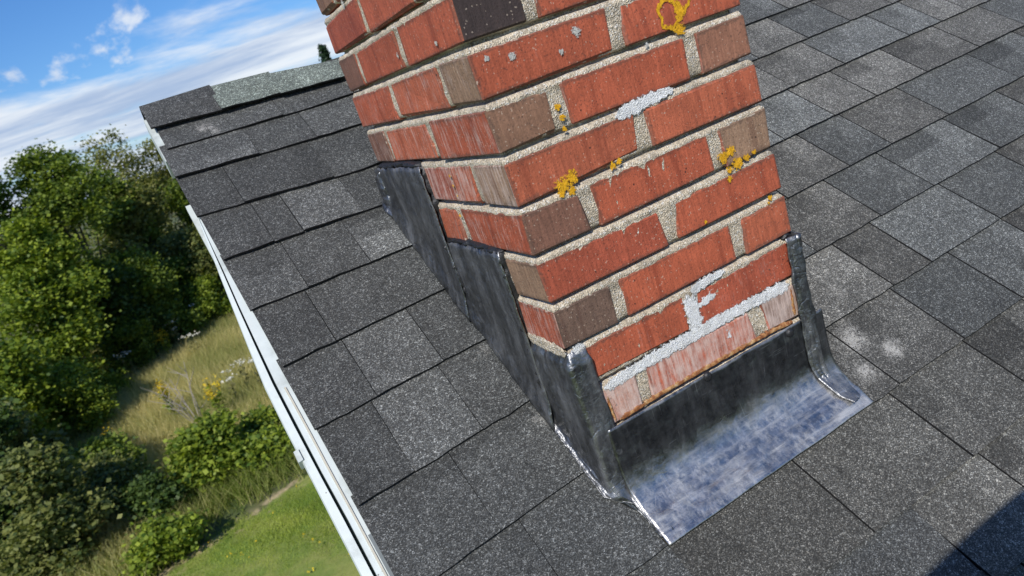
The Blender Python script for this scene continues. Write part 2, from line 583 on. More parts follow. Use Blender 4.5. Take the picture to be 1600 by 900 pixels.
M_TRIM = make_trim()
M_TRIM_GREY = simple('grey_trim_gasket', (0.16, 0.18, 0.18), 0.6, 0.4, 0.2, 60, 0.2)
M_DARKGAP = simple('dark_groove', (0.012, 0.02, 0.018), 0.8, 0.2)
M_SIDING = simple('white_clapboard', (0.70, 0.71, 0.70), 0.6, 0.3, 0.08, 8, 0.1)
M_DECK = simple('roof_underlay', (0.05, 0.05, 0.05), 0.9, 0.2, 0.5, 400)
M_LICHEN = simple('orange_lichen', (0.66, 0.35, 0.02), 0.9, 0.1, 0.75, 200, 0.9, 0.002)
M_LICHEN_GREY = simple('grey_lichen', (0.46, 0.45, 0.41), 0.95, 0.1, 0.5, 300, 0.9, 0.002)


ragged(M_LICHEN, 260, 2.6, 0.40, 0.5)
ragged(M_LICHEN_GREY, 260, 2.6, 0.40, 0.5)


def make_rust():
    m, t, p, o = mat('rust_stained_bead')
    tcn = t.n('ShaderNodeTexCoord')
    a = t.noise(tcn.outputs['Object'], 90, 5, 0.7)
    c = t.ramp(a, [(0.25, (0.10, 0.035, 0.015)), (0.45, (0.30, 0.11, 0.035)), (0.58, (0.52, 0.30, 0.12)), (0.72, (0.66, 0.55, 0.40))])
    t.l(c, p.inputs['Base Color'])
    p.inputs['Roughness'].default_value = 0.7
    bump(t, p, a, 0.7, 0.003)
    return m


M_RUST = make_rust()
ragged(M_RUST, 110, 2.2, 0.20, 0.36)
M_SKIN = simple('skin', (0.48, 0.28, 0.20), 0.55)
M_JACKET = simple('dark_jacket_cloth', (0.03, 0.035, 0.05), 0.9)
M_HAIR = simple('brown_hair', (0.05, 0.03, 0.02), 0.7)
M_PHONE = simple('black_phone_glass', (0.01, 0.01, 0.012), 0.2)


def leaf_mat(name, c0, c1, trans=0.35):
    m, t, p, o = mat(name)
    a = t.n('ShaderNodeAttribute', attribute_name='rnd')
    s = t.n('ShaderNodeSeparateColor'); t.l(a.outputs['Color'], s.inputs[0])
    c = t.mix(s.outputs[0], c0, c1)
    t.l(c, p.inputs['Base Color'])
    p.inputs['Roughness'].default_value = 0.55
    p.inputs['Specular IOR Level'].default_value = 0.35
    tr = t.n('ShaderNodeBsdfTranslucent')
    t.l(t.vmath('MULTIPLY', c, (1.15, 1.2, 0.45)), tr.inputs['Color'])
    ms = t.n('ShaderNodeMixShader')
    ms.inputs[0].default_value = trans
    t.l(p.outputs[0], ms.inputs[1]); t.l(tr.outputs[0], ms.inputs[2])
    t.l(ms.outputs[0], o.inputs['Surface'])
    return m


M_LEAF = {
    'deep': leaf_mat('leaf_deep_green', (0.044, 0.09, 0.015), (0.27, 0.34, 0.042)),
    'fresh': leaf_mat('leaf_fresh_green', (0.07, 0.13, 0.016), (0.36, 0.43, 0.045)),
    'olive': leaf_mat('leaf_olive_green', (0.08, 0.105, 0.026), (0.36, 0.35, 0.09)),
    'dark': leaf_mat('leaf_dark_green', (0.022, 0.055, 0.013), (0.12, 0.18, 0.035)),
    'straw': leaf_mat('leaf_straw_green', (0.12, 0.13, 0.05), (0.27, 0.25, 0.10)),
    'spruce': leaf_mat('needle_spruce_green', (0.012, 0.035, 0.014), (0.04, 0.075, 0.03), 0.1),
    'turned': leaf_mat('leaf_turning_green', (0.055, 0.09, 0.024), (0.31, 0.32, 0.09)),
}
M_BARK = simple('grey_brown_bark', (0.12, 0.095, 0.07), 0.9, 0.2, 0.4, 20, 0.8, 0.02)
M_DEADWOOD = simple('bleached_dead_wood', (0.36, 0.32, 0.28), 0.9, 0.2, 0.3, 20, 0.5, 0.01)
M_YELLOW = leaf_mat('yellow_blossom', (0.55, 0.36, 0.01), (0.78, 0.60, 0.03), 0.2)
M_WHITEFL = leaf_mat('cream_blossom', (0.62, 0.60, 0.48), (0.80, 0.79, 0.70), 0.2)
M_GRASS = leaf_mat('lawn_grass', (0.16, 0.25, 0.024), (0.42, 0.48, 0.085), 0.35)
M_MEADOW = leaf_mat('meadow_grass', (0.19, 0.25, 0.045), (0.74, 0.62, 0.30), 0.4)


def make_ground():
    m, t, p, o = mat('ground_soil_and_turf')
    geo = t.n('ShaderNodeNewGeometry')
    P = geo.outputs['Position']
    a = t.noise(P, 0.6, 6, 0.65)
    b = t.noise(P, 9, 4, 0.7)
    c = t.mix(t.smooth(a, 0.35, 0.65), (0.055, 0.085, 0.018), (0.14, 0.13, 0.05))
    sp = t.n('ShaderNodeSeparateXYZ'); t.l(P, sp.inputs[0])
    # mown side of the lawn edge
    ed = t.math('SUBTRACT', sp.outputs[1], t.math('ADD', 10.3, t.math('MULTIPLY', sp.outputs[0], 0.33)))
    ed = t.math('ADD', ed, t.math('MULTIPLY', t.math('SUBTRACT', t.noise(P, 2.5, 3), 0.5), 0.5))
    c = t.mix(t.smooth(ed, 0.10, -0.05), c, t.mix(t.smooth(t.noise(P, 1.6, 4), 0.35, 0.65), (0.13, 0.20, 0.026), (0.24, 0.26, 0.06)))
    c = t.mix(t.math('MULTIPLY', t.smooth(t.math('ABSOLUTE', ed), 0.24, 0.08), t.smooth(t.noise(P, 3.0, 4), 0.42, 0.55)), c, (0.42, 0.33, 0.19))
    c = t.vmath('SCALE', c, t.math('ADD', 0.6, t.math('MULTIPLY', b, 0.8)))
    t.l(c, p.inputs['Base Color'])
    p.inputs['Roughness'].default_value = 0.95
    return m


M_GROUND = make_ground()

# ------------------------------------------------------------------ ground
V, F = [], []
N = 60
xs = np.concatenate([np.linspace(-600, -14, 14), np.linspace(-12, 14, 40), np.linspace(20, 600, 14)])
ys = np.concatenate([np.linspace(-400, -12, 10), np.linspace(-8, 32, 50), np.linspace(40, 900, 16)])
for y in ys:
    for x in xs:
        V.append((x, y, GROUND + 0.06 * fbm(x, y, 0, 0.25) + (0.004 * max(0, y - 60))))
nx = len(xs)
for j in range(len(ys) - 1):
    for i in range(nx - 1):
        F.append((j * nx + i, j * nx + i + 1, (j + 1) * nx + i + 1, (j + 1) * nx + i))
tag(obj('ground', mesh_np('ground', V, F, True), M_GROUND), 'uneven grassy ground around the house', None, kind='structure')

V, F = [], []  # unseen dark sheet, added so the apron upstand mirrors dark instead of green
for j in range(9):
    for i in range(13):
        V.append((-3.0 + 2.0 * i, -22 + 2.3 * j, GROUND + 0.10 + 0.004 * nz(i, j, 1)))
F = [(j * 13 + i, j * 13 + i + 1, (j + 1) * 13 + i + 1, (j + 1) * 13 + i) for j in range(8) for i in range(12)]
tag(obj('reflected_dark_sheet', mesh_np('reflected_dark_sheet', V, F), simple('reflected_sheet_grey', (0.05, 0.05, 0.05), 0.9, 0.3, 0.3, 30)), 'unseen dark sheet added on the eave side for the flashing to reflect', None, kind='structure')

# ------------------------------------------------------------------ house
HB = Vector((-0.1, 0.9, GROUND))
house = empty('house', HB, 'house with dark asphalt shingle roof and white rake trim', 'house')
RIDGE_S = 1.215
X1 = 9.0
EAVE_S = -4.4


def box_np(lo, hi):
    (a, b, c), (d, e, f) = lo, hi
    V = [(a, b, c), (d, b, c), (d, e, c), (a, e, c), (a, b, f), (d, b, f), (d, e, f), (a, e, f)]
    F = [(0, 3, 2, 1), (4, 5, 6, 7), (0, 1, 5, 4), (1, 2, 6, 5), (2, 3, 7, 6), (3, 0, 4, 7)]
    return V, F


def roof_box(x0, x1, s0, s1, n0, n1):
    V, F = box_np((x0, s0, n0), (x1, s1, n1))
    return [RP(*v) for v in V], F


# front roof slope: the deck carries every shingle as a sub-part
V, F = roof_box(-0.300, X1, EAVE_S, RIDGE_S - 0.01, -0.045, -0.0095)
roof = obj('roof_slope', mesh_np('roof_slope', V, F), M_DECK, house, label='dark shingled roof slope around the chimney')
# back slope
rp = RP(0, RIDGE_S)
ca, sa = math.cos(TH), math.sin(TH)


def BP(x, s, n):
    """back slope, s measured down from the ridge"""
    q = RP(x, RIDGE_S - 0.012)
    return q + EY * (math.cos(TH) * s) - Vector((0, 0, math.sin(TH) * s)) + (EY * math.sin(TH) + Vector((0, 0, math.cos(TH)))) * n


V, F = box_np((-0.098, 0.0, -0.045), (X1, 5.6, -0.004))
backm = obj('back_roof_slope', mesh_np('back_roof_slope', [BP(*v) for v in V], F), M_SHINGLE, house)


def shingle_props(o, tone=1.0, tint=(1, 1, 1), p=None, q=None):
    o['tone'] = float(tone)
    o['tint'] = [float(c) for c in tint]
    for pre, r in (('p', p), ('q', q)):
        r = r or (9, 9, 9, 9, 1)
        for k, v in zip(('x0', 'x1', 'y0', 'y1', 't'), r):
            o[pre + k] = float(v)


shingle_props(backm, 1.0)

# walls below: a prism under both slopes
wx0, wx1 = -0.05, X1 - 0.2
pe = RP(0, EAVE_S + 0.25, -0.05)
pr_ = RP(0, RIDGE_S, -0.07)
pb = BP(0, 5.35, -0.05)
prof = [(pe.y, GROUND - 0.1), (pe.y, pe.z), (pr_.y, pr_.z), (pb.y, pb.z), (pb.y, GROUND - 0.1)]
V = [(wx0, y, z) for y, z in prof] + [(wx1, y, z) for y, z in prof]
F = [(0, 1, 2, 3, 4), (9, 8, 7, 6, 5)] + [(i, i + 5, (i + 1) % 5 + 5, (i + 1) % 5) for i in range(5)]
wall = obj('wall', mesh_np('wall', V, F), M_SIDING, house)
# clapboards on the gable
gz = GROUND + 0.15
while gz < pr_.z - 0.25:
    def ext(z):
        lo = pe.y if z < pe.z else pe.y + (z - pe.z) / (pr_.z - pe.z) * (pr_.y - pe.y)
        hi = pb.y if z < pb.z else pb.y + (z - pb.z) / (pr_.z - pb.z) * (pr_.y - pb.y)
        return lo + 0.02, hi - 0.02
    a0, a1 = ext(gz)
    b0, b1 = ext(gz + 0.11)
    x = wx0
    V = [(x - 0.012, a0, gz), (x - 0.012, a1, gz), (x - 0.002, b1, gz + 0.11), (x - 0.002, b0, gz + 0.11),
         (x + 0.01, a0, gz), (x + 0.01, a1, gz), (x + 0.01, b1, gz + 0.11), (x + 0.01, b0, gz + 0.11)]
    F = [(0, 3, 2, 1), (4, 5, 6, 7), (0, 1, 5, 4), (2, 3, 7, 6), (1, 2, 6, 5), (0, 4, 7, 3)]
    obj('clapboard', mesh_np('clapboard', V, F), M_SIDING, wall)
    gz += 0.115

# ---- shingles
def line(a, b, c):
    def f(x):
        if x <= 0:
            return a + (b - a) * (x + 0.305) / 0.305
        if x < 0.45:
            return b + (c - b) * x / 0.45
        return c
    return f


ROWS = [(-0.885, -0.885, -0.885), (-0.755, -0.755, -0.755), (-0.625, -0.625, -0.628), (-0.492, -0.492, -0.497), (-0.36, -0.36, -0.366),
        (-0.225, -0.228, -0.235), (-0.093, -0.093, -0.095), (0.036, 0.055, 0.045), (0.180, 0.194, 0.173), (0.322, 0.330, 0.303),
        (0.452, 0.457, 0.433), (0.586, 0.576, 0.557), (0.718, 0.699, 0.680), (0.849, 0.810, 0.801), (0.973, 0.945, 0.925),
        (1.071, 1.048, 1.047), (1.146, 1.120, 1.12)]
# cuts left of the stack, cuts right of it, (None: the row runs on behind or below the stack)
CUTS = {4: ([], [0.345, 0.505, 0.68, 0.84]), 5: ([-0.19], [0.02, 0.262, 0.478, 0.667, 0.835, 1.0]), 6: ([-0.13], [0.49, 0.657, 0.82, 0.985, 1.13]),
        7: ([-0.16], [0.653, 0.758, 0.967, 1.157, 1.32]), 8: ([-0.216, -0.098], [0.60, 0.777, 0.937, 1.158, 1.353, 1.52]),
        9: ([-0.205, -0.087], [0.66, 0.84, 0.973, 1.166, 1.431, 1.62]), 10: ([-0.214], [0.61, 0.79, 0.945, 1.085, 1.264, 1.466, 1.656]),
        11: ([-0.206, -0.09], [0.55, 0.77, 0.947, 1.122, 1.361, 1.488, 1.596, 1.76]), 12: ([-0.215, -0.16, -0.045], [0.20, 0.42, 0.62, 0.80, 0.965, 1.133, 1.287, 1.45, 1.62]),
        13: ([-0.224, -0.052], [0.12, 0.33, 0.52, 0.70, 0.86, 1.03, 1.195, 1.36, 1.54]), 14: ([-0.15, -0.03], [0.15, 0.34, 0.5, 0.69, 0.88, 1.05, 1.22, 1.4]),
        15: ([-0.21, -0.06], [0.10, 0.28, 0.45, 0.62, 0.80, 0.98, 1.15])}
rr = random.Random(11)
TAB_TONE = {}


def tab(row, x0, x1, tight, tone, p=None, q=None, seed=0, lift=0.0, tint=(1, 1, 1), s0f=None, s1f=None, name='shingle', n_off=0.0):
    """one shingle tab between two cuts; butt edge at the row line, head tucked under the next row"""
    sb = s0f or line(*ROWS[row])
    st = s1f or line(*ROWS[row + 1])
    g = 0.0005 if tight else 0.0016
    xc = (x0 + x1) / 2
    sc = sb(xc)
    shear = 0.0 if xc < 0.1 else 0.085
    NX, NS = 6, 2
    r = random.Random(seed)
    V = []
    ph = r.uniform(0, 50)
    for layer in (0, 1):
        for j in range(NS + 1):
            v = j / NS
            for i in range(NX + 1):
                u = i / NX
                x = x0 + g + (x1 - x0 - 2 * g) * u
                s_lo, s_hi = sb(x), st(x) + 0.022
                s = s_lo + (s_hi - s_lo) * v
                if j == 0:
                    s += 0.0022 * nz(x * 30, ph, row) + 0.0012 * nz(x * 120, ph, row + 9)
                x += shear * (st(xc) - s) - (shear * 0.06 if shear else 0)
                if i in (0, NX):
                    x += 0.0009 * nz(s * 60, ph, 3)
                wave = (0.0020 + lift) * max(0, nz(x * 7, ph * 1.7, row * 3.1) + 0.25)
                n = 0.0034 + (1 - v) * (wave + 0.0012) - v * 0.0052
                if layer:
                    n -= 0.0042
                V.append((x - xc, s - sc, n + n_off))
    k = (NX + 1) * (NS + 1)
    F, MI = [], []
    for j in range(NS):
        for i in range(NX):
            a = j * (NX + 1) + i
            F.append((a, a + 1, a + NX + 2, a + NX + 1)); MI.append(0)
    for i in range(NX):
        F.append((i, k + i, k + i + 1, i + 1)); MI.append(1)
    for j in range(NS):
        a = j * (NX + 1); b = a + NX + 1
        F.append((a, b, k + b, k + a)); MI.append(1)
        a += NX; b += NX
        F.append((a, k + a, k + b, b)); MI.append(1)
    F.append((0, k - NX - 1, 2 * k - NX - 1, k)) if False else None
    me = mesh_np('shingle', V, F)
    me.materials.append(M_SHINGLE); me.materials.append(M_EDGE)
    me.polygons.foreach_set('material_index', MI)
    me.update()
    W = ROOF_M @ Matrix.Translation((xc, sc, 0))
    o = obj(name, me, [], roof, W)
    shingle_props(o, tone, tint, p, q)
    return o


H = 0.13


def left_style(row, x0, x1):
    """tone and printed patch of the tabs between rake and stack, as seen"""
    w = (x1 - x0) / 2
    T = {(8, 1): 1.45, (9, 1): 1.30, (12, 2): 1.45, (13, 0): 0.72, (13, 1): 0.70, (14, 0): 1.1, (15, 1): 1.2, (15, 2): 1.15, (14, 2): 1.25, (12, 0): 0.78, (10, 0): 0.72, (7, 0): 0.9,
         (10, 1): 0.92, (11, 0): 1.15, (11, 2): 1.1, (8, 0): 0.72, (8, 2): 0.9, (9, 0): 0.85, (9, 2): 0.8, (7, 1): 1.0, (6, 0): 0.85, (6, 1): 0.95, (5, 0): 1.0, (5, 1): 0.9, (12, 1): 0.8, (12, 3): 0.75}
    return T


LT = left_style(0, 0, 1)
seed = 100
for row in range(0, 16):
    lc, rc = CUTS.get(row, (None, None))
    if lc is None:
        xs_ = [-0.305]
        while xs_[-1] < 1.25:
            xs_.append(xs_[-1] + rr.uniform(0.16, 0.24))
        segs = [(a, b, False, None) for a, b in zip(xs_, xs_[1:])]
    else:
        jl = -0.305 + rr.uniform(-0.004, 0.004)
        if row in (13, 14): jl = -0.312
        if row == 15: jl = -0.300
        L = [jl] + lc
        segs = []
        for k in range(len(L)):
            a = L[k]
            b = L[k + 1] if k + 1 < len(L) else None
            segs.append([a, b, True, k])
        R = list(rc)
        last = 1.75 + 0.12 * max(0, row - 8) if row >= 7 else 1.3
        while R[-1] < last:
            R.append(R[-1] + rr.uniform(0.14, 0.2))
        if row in (4, 5):
            segs[-1][1] = R[0]
            segs += [[a, b, False, None] for a, b in zip(R, R[1:])]
        elif row == 6:
            segs[-1][1] = 0.0165
            segs += [[0.4275, R[0], False, None]] + [[a, b, False, None] for a, b in zip(R, R[1:])]
        elif row <= 11:
            segs[-1][1] = -0.0065
            segs += [[0.4265, R[0], False, None]] + [[a, b, False, None] for a, b in zip(R, R[1:])]
        else:
            segs[-1][1] = R[0]
            segs += [[a, b, False, None] for a, b in zip(R, R[1:])]
    for a, b, tight, k in segs:
        seed += 1
        w = (b - a) / 2
        r = random.Random(seed)
        if k is not None:
            tone = (1 + (LT.get((row, k), 0.9) - 1) * 0.8) * 1.08
            p = q = None
            if row == 11 and k == 0: p = (-0.2, 0.2, 0.07, 0.3, 0.75)
            if row == 14 and k == 0: p = (-0.2, 0.2, -0.1, 0.035, 1.25)
            if row == 11 and k == 2: p = (-0.04, 0.2, -0.1, 0.06, 1.5); q = (-0.2, 0.2, 0.1, 0.3, 0.75)
            if row == 7: q = (-0.2, 0.2, 0.115, 0.3, 0.85)
            lift = 0.004 if row >= 12 else 0.001
            tint = (0.985, 1.0, 1.005)
        else:
            tone = r.choice((0.95, 1.05, 1.15, 1.28, 1.4)) if row > 6 else r.choice((0.95, 1.1, 1.25))
            tone *= 1.36 if row > 9 else (1.2 if row > 6 else 1.06)
            # printed block: light end, dark head
            p = (w * r.uniform(0.1, 0.45), 9, H * r.uniform(0.05, 0.4), 9, r.choice((1.2, 1.35, 1.28))) if r.random() < 0.62 else None
            q = (-9, w * r.uniform(-0.5, 0.3), H * r.uniform(0.5, 0.72), 9, r.choice((0.66, 0.74, 0.8))) if r.random() < 0.7 else None
            lift = 0.0
            warm = r.random()
            tint = (0.99, 1.005, 0.995) if warm < 0.55 else (1.04, 1.0, 0.945)
            if row <= 5: tint = (1.05, 1.015, 0.95)
        tab(row, a, b, tight, tone, p, q, seed, lift, tint)

# ridge caps, laid from the gable inwards: one dark, the others weathered greenish
def cap(x0, x1, s_lo0, s_lo1, top0, top1, tone, tint, lift, seed, p=None):
    xc = (x0 + x1) / 2
    NX = 5
    V = []
    rows = []
    for layer in (0, 1):
        for prof in range(5):
            for i in range(NX + 1):
                u = i / NX
                x = x0 + (x1 - x0) * u
                slo = s_lo0 + (s_lo1 - s_lo0) * u + 0.004 * nz(x * 22, seed, 1)
                top = top0 + (top1 - top0) * u
                d = -0.004 * layer
                bulge = lift * (0.5 + nz(x * 9, seed, 4)) 
                if prof == 0: pt = RP(x, slo, 0.010 + max(0, bulge) * 1.5 + d)
                elif prof == 1: pt = RP(x, slo * 0.4 + top * 0.6, 0.013 + d)
                elif prof == 2: pt = RP(x, top, 0.009 + d)
                elif prof == 3: pt = RP(x, top, 0.009 + d) + EY * 0.030 - Vector((0, 0, 0.012))
                else: pt = RP(x, top, 0.009 + d) + EY * 0.125 - Vector((0, 0, 0.082))
                V.append(pt)
    k = (NX + 1) * 5
    F, MI = [], []
    for j in range(4):
        for i in range(NX):
            a = j * (NX + 1) + i
            F.append((a, a + 1, a + NX + 2, a + NX + 1)); MI.append(0)
            F.append((k + a, k + a + NX + 1, k + a + NX + 2, k + a + 1)); MI.append(1)
        for e in (0, NX):
            a = j * (NX + 1) + e
            F.append((a, a + NX + 1, k + a + NX + 1, k + a)); MI.append(1)
    for i in range(NX):
        F.append((i, k + i, k + i + 1, i + 1)); MI.append(1)
        a = 4 * (NX + 1) + i
        F.append((a, a + 1, k + a + 1, k + a)); MI.append(1)
    c = RP(xc, (s_lo0 + top0) / 2)
    W = ROOF_M @ Matrix.Translation((xc, (s_lo0 + top0) / 2, 0))
    Wi = W.inverted()
    me = mesh_np('ridge_cap_shingle', [Wi @ v for v in V], F)
    me.materials.append(M_SHINGLE); me.materials.append(M_EDGE)
    me.polygons.foreach_set('material_index', MI)
    me.update()
    o = obj('ridge_cap_shingle', me, [], roof, W)
    shingle_props(o, tone, tint, p)
    return o


GREEN = (0.96, 1.08, 0.97)
cap(-0.309, -0.158, 1.142, 1.126, 1.232, 1.232, 0.95, (1, 1, 1), 0.004, 1)['label'] = 'dark ridge cap shingle at the gable end'
cap(-0.166, -0.030, 1.124, 1.116, 1.226, 1.213, 2.4, GREEN, 0.007, 2)['label'] = 'pale green weathered ridge cap shingle'
cap(-0.040, 0.105, 1.112, 1.098, 1.207, 1.180, 2.4, GREEN, 0.008, 3)['label'] = 'pale green weathered ridge cap shingle'
x = 0.098
i = 4
while x < 2.2:
    cap(x, x + 0.15, 1.10, 1.095, 1.178, 1.176, rr.uniform(1.5, 2.2), GREEN, 0.003, i)
    x += 0.143; i += 1

# ---- rake trim along the gable edge
def rake_strip(name, m, prof, s0, s1, taper=None, seg=14, wob=0.0):
    """sweep a closed (x, n) profile up the slope"""
    V, F = [], []
    K = len(prof)
    for i in range(seg + 1):
        s = s0 + (s1 - s0) * i / seg
        for (x, n) in prof:
            dx = taper(s, x) if taper else 0.0
            nn = n if (taper is None or n > -0.02) else n * (1 - 0.86 * min(1, max(0, (s - 0.42) / 0.40)))
            V.append(RP(x + dx + wob * nz(s * 9, x * 40, 2), s, nn))
    for i in range(seg):
        for k in range(K):
            a = i * K + k; b = i * K + (k + 1) % K
            F.append((a, b, b + K, a + K))
    F.append(tuple(range(K))[::-1]); F.append(tuple(seg * K + k for k in range(K)))
    return obj(name, mesh_np(name, V, F), m, house)


def tap(s, x):
    f = min(1, max(0, (s - 0.42) / 0.46)) ** 1.15
    return f * 0.0345 * min(1.05, max(0, (-0.306 - x) / 0.037))


rake_strip('drip_edge', M_TRIM, [(-0.296, -0.0045), (-0.326, -0.0060), (-0.326, -0.050), (-0.296, -0.050)], EAVE_S, 0.88, tap, 60, 0.0012)
rake_strip('trim_groove', M_DARKGAP, [(-0.322, -0.014), (-0.334, -0.016), (-0.334, -0.046), (-0.322, -0.046)], EAVE_S, 0.88, tap, 40)
rb = rake_strip('rake_board', M_TRIM, [(-0.3305, -0.0075), (-0.3425, -0.010), (-0.3440, -0.015), (-0.3410, -0.060), (-0.3305, -0.060)], EAVE_S, 0.88, tap, 60, 0.0006)
rake_strip('rake_board', M_TRIM, [(-0.296, -0.004), (-0.3135, -0.005), (-0.3135, -0.05), (-0.296, -0.05)], 1.045, 1.20, None, 8)
rake_strip('trim_gasket', M_TRIM_GREY, [(-0.307, -0.0018), (-0.3125, -0.0018), (-0.3125, -0.0042), (-0.307, -0.0042)], -0.6, 0.139, None, 12)
rake_strip('trim_bead', simple('aged_beige_bead', (0.50, 0.47, 0.38), 0.6), [(-0.3150, -0.0030), (-0.3175, -0.0030), (-0.3180, -0.0065), (-0.3145, -0.0065)], -0.6, 0.42, tap, 20, 0.0010)
rake_strip('trim_clip', M_TRIM, [(-0.341, -0.006), (-0.3485, -0.008), (-0.3485, -0.03), (-0.341, -0.03)], 0.292, 0.312, None, 2)
rake_strip('soffit_board', M_TRIM, [(-0.31, -0.17), (-0.045, -0.17), (-0.045, -0.185), (-0.31, -0.185)], EAVE_S, RIDGE_S - 0.12, None, 2)
V, F = box_np((-0.118, 0.03, -0.16), (-0.100, 5.6, -0.008))
obj('rake_board', mesh_np('rake_board', [BP(*v) for v in V], F), M_TRIM, house)

# ------------------------------------------------------------------ chimney
HC, HBR = 0.06685, 0.0545
CW, CD = 0.416, 0.545
chim = empty('chimney', (0.208, 0.2725, -0.25), 'red brick chimney with orange lichen rising through the shingle roof', 'chimney')
RED = (0.405, 0.097, 0.046)
RED2 = (0.43, 0.114, 0.055)
RED3 = (0.35, 0.080, 0.041)
BROWN = (0.235, 0.125, 0.075)
BROWN2 = (0.20, 0.095, 0.062)
TAN = (0.30, 0.185, 0.115)
DARK = (0.052, 0.036, 0.032)
GREYB = (0.27, 0.175, 0.135)


def brick(x0, x1, y0, y1, z0, z1, cols, eff, seed, chip=None):
    """bevelled, slightly irregular brick; cols: colour for -x, +x, -y, +y faces"""
    r = random.Random(seed)
    c = Vector(((x0 + x1) / 2, (y0 + y1) / 2, (z0 + z1) / 2))
    bm = bmesh.new()
    J = 0.0015
    vs = {}
    for sx in (-1, 1):
        for sy in (-1, 1):
            for sz in (-1, 1):
                p = Vector((x1 if sx > 0 else x0, y1 if sy > 0 else y0, z1 if sz > 0 else z0)) - c
                p += Vector((r.uniform(-J, J), r.uniform(-J, J), r.uniform(-J, J) * 1.2))
                b = r.uniform(0.0010, 0.0030) if r.random() < 0.82 else r.uniform(0.004, 0.0075)
                if chip and (sx, sy, sz) in chip: b = 0.011
                for ax, sgn in (('x', sx), ('y', sy), ('z', sz)):
                    q = p.copy()
                    if ax != 'x': q.x -= sx * b
                    if ax != 'y': q.y -= sy * b
                    if ax != 'z': q.z -= sz * b
                    vs[(sx, sy, sz, ax)] = bm.verts.new(q)
    faces = []

    def f(keys, ci):
        fc = bm.faces.new([vs[k] for k in keys])
        faces.append((fc, ci))
    S = (-1, 1)
    for s in S:
        f([(s, -1, -1, 'x'), (s, 1, -1, 'x'), (s, 1, 1, 'x'), (s, -1, 1, 'x')], 0 if s < 0 else 1)
        f([(-1, s, -1, 'y'), (1, s, -1, 'y'), (1, s, 1, 'y'), (-1, s, 1, 'y')], 2 if s < 0 else 3)
        f([(-1, -1, s, 'z'), (1, -1, s, 'z'), (1, 1, s, 'z'), (-1, 1, s, 'z')], 2)
    for a in S:
        for b in S:
            f([(-1, a, b, 'y'), (1, a, b, 'y'), (1, a, b, 'z'), (-1, a, b, 'z')], 2 if a < 0 else 3)
            f([(a, -1, b, 'x'), (a, 1, b, 'x'), (a, 1, b, 'z'), (a, -1, b, 'z')], 0 if a < 0 else 1)
            f([(a, b, -1, 'x'), (a, b, 1, 'x'), (a, b, 1, 'y'), (a, b, -1, 'y')], r.choice((0, 2)) if a < 0 and b < 0 else (2 if b < 0 else 3))
            for d in S:
                f([(a, b, d, 'x'), (a, b, d, 'y'), (a, b, d, 'z')], 2 if b < 0 else 3)
    bmesh.ops.recalc_face_normals(bm, faces=bm.faces)
    lay = bm.loops.layers.float_color.new('Col')
    ley = bm.loops.layers.float_color.new('Eff')
    for fc, ci in faces:
        cc = cols[ci]
        e = eff[0] if ci == 0 else (eff[1] if ci == 2 else 0.05)
        for lp in fc.loops:
            lp[lay] = (*cc, 1)
            lp[ley] = (e, e, e, 1)
    me = bpy.data.meshes.new('brick')
    bm.to_mesh(me); bm.free()
    me.materials.append(M_BRICK)
    o = obj('brick', me, [], chim, Matrix.Translation(c))
    o['hx'], o['hy'], o['hz'] = (x1 - x0) / 2, (y1 - y0) / 2, (z1 - z0) / 2
    return o


rb_ = random.Random(3)


def red():
    c = rb_.choice((RED, RED, RED2, RED3))
    k = rb_.uniform(0.92, 1.08)
    return tuple(v * k for v in c)


def brn():
    c = rb_.choice((BROWN, BROWN2, TAN))
    return c


NC = 15
seed = 1000
for k in range(-3, NC):
    z0 = k * HC
    z1 = z0 + HBR
    lf = {0: 0.3, 2: 0.42, 4: 0.3, 5: 0.5, 6: 0.36, 7: 0.3}.get(k, 0.12)
    ff = {0: 0.62, 1: 0.2, 2: 0.1}.get(k, 0.04)
    B = []      # x0,x1,y0,y1, cols(-x,+x,-y,+y), chip
    if k % 2:
        B.append((0, 0.199, 0, 0.097, (TAN if k in (7, 3) else brn(), RED, red(), RED), {(-1, -1, -1)} if k == 1 else None))
        B.append((0.217, CW, 0, 0.097, (RED, brn(), red(), RED), None))
        if k == 5:
            B.append((0, 0.09, 0.111, 0.187, (red(), RED, RED, RED), None))
            B.append((0, 0.09, 0.193, 0.312, (red(), RED, RED, RED), None))
        else:
            B.append((0, 0.09, 0.111, 0.312, (red(), RED, RED, RED), None))
        B.append((0, 0.09, 0.329, CD, (red(), RED, RED, brn()), None))
        B.append((CW - 0.09, CW, 0.111, 0.312, (RED, red(), RED, RED), None))
        B.append((CW - 0.09, CW, 0.329, CD, (RED, red(), RED, brn()), None))
        B.append((0.107, 0.309, CD - 0.09, CD, (RED, RED, RED, red()), None))
    else:
        fe = {8: DARK, 6: BROWN, 4: BROWN2, 2: (0.17, 0.105, 0.075), 0: (0.42, 0.19, 0.13)}.get(k, brn())
        re = {8: RED, 6: (0.33, 0.15, 0.09), 4: TAN, 2: RED2, 0: GREYB}.get(k, brn())
        B.append((0, 0.089, 0, 0.201, (red(), RED, fe, RED), None))
        B.append((0, 0.089, 0.222, 0.424, (red(), RED, RED, RED), None))
        B.append((CW - 0.0895, CW, 0, 0.201, (RED, red(), re, RED), None))
        B.append((CW - 0.0895, CW, 0.222, 0.424, (RED, red(), RED, RED), None))
        B.append((0.1075, 0.306, 0, 0.09, (RED, RED, red(), RED), None))
        B.append((0, 0.199, 0.441, CD, (brn(), RED, RED, red()), None))
        B.append((0.217, CW, 0.441, CD, (RED, brn(), RED, red()), None))
    for (x0, x1, y0, y1, cols, chip) in B:
        seed += 1
        brick(x0, x1, y0, y1, z0, z1, cols, (lf, ff), seed, chip)

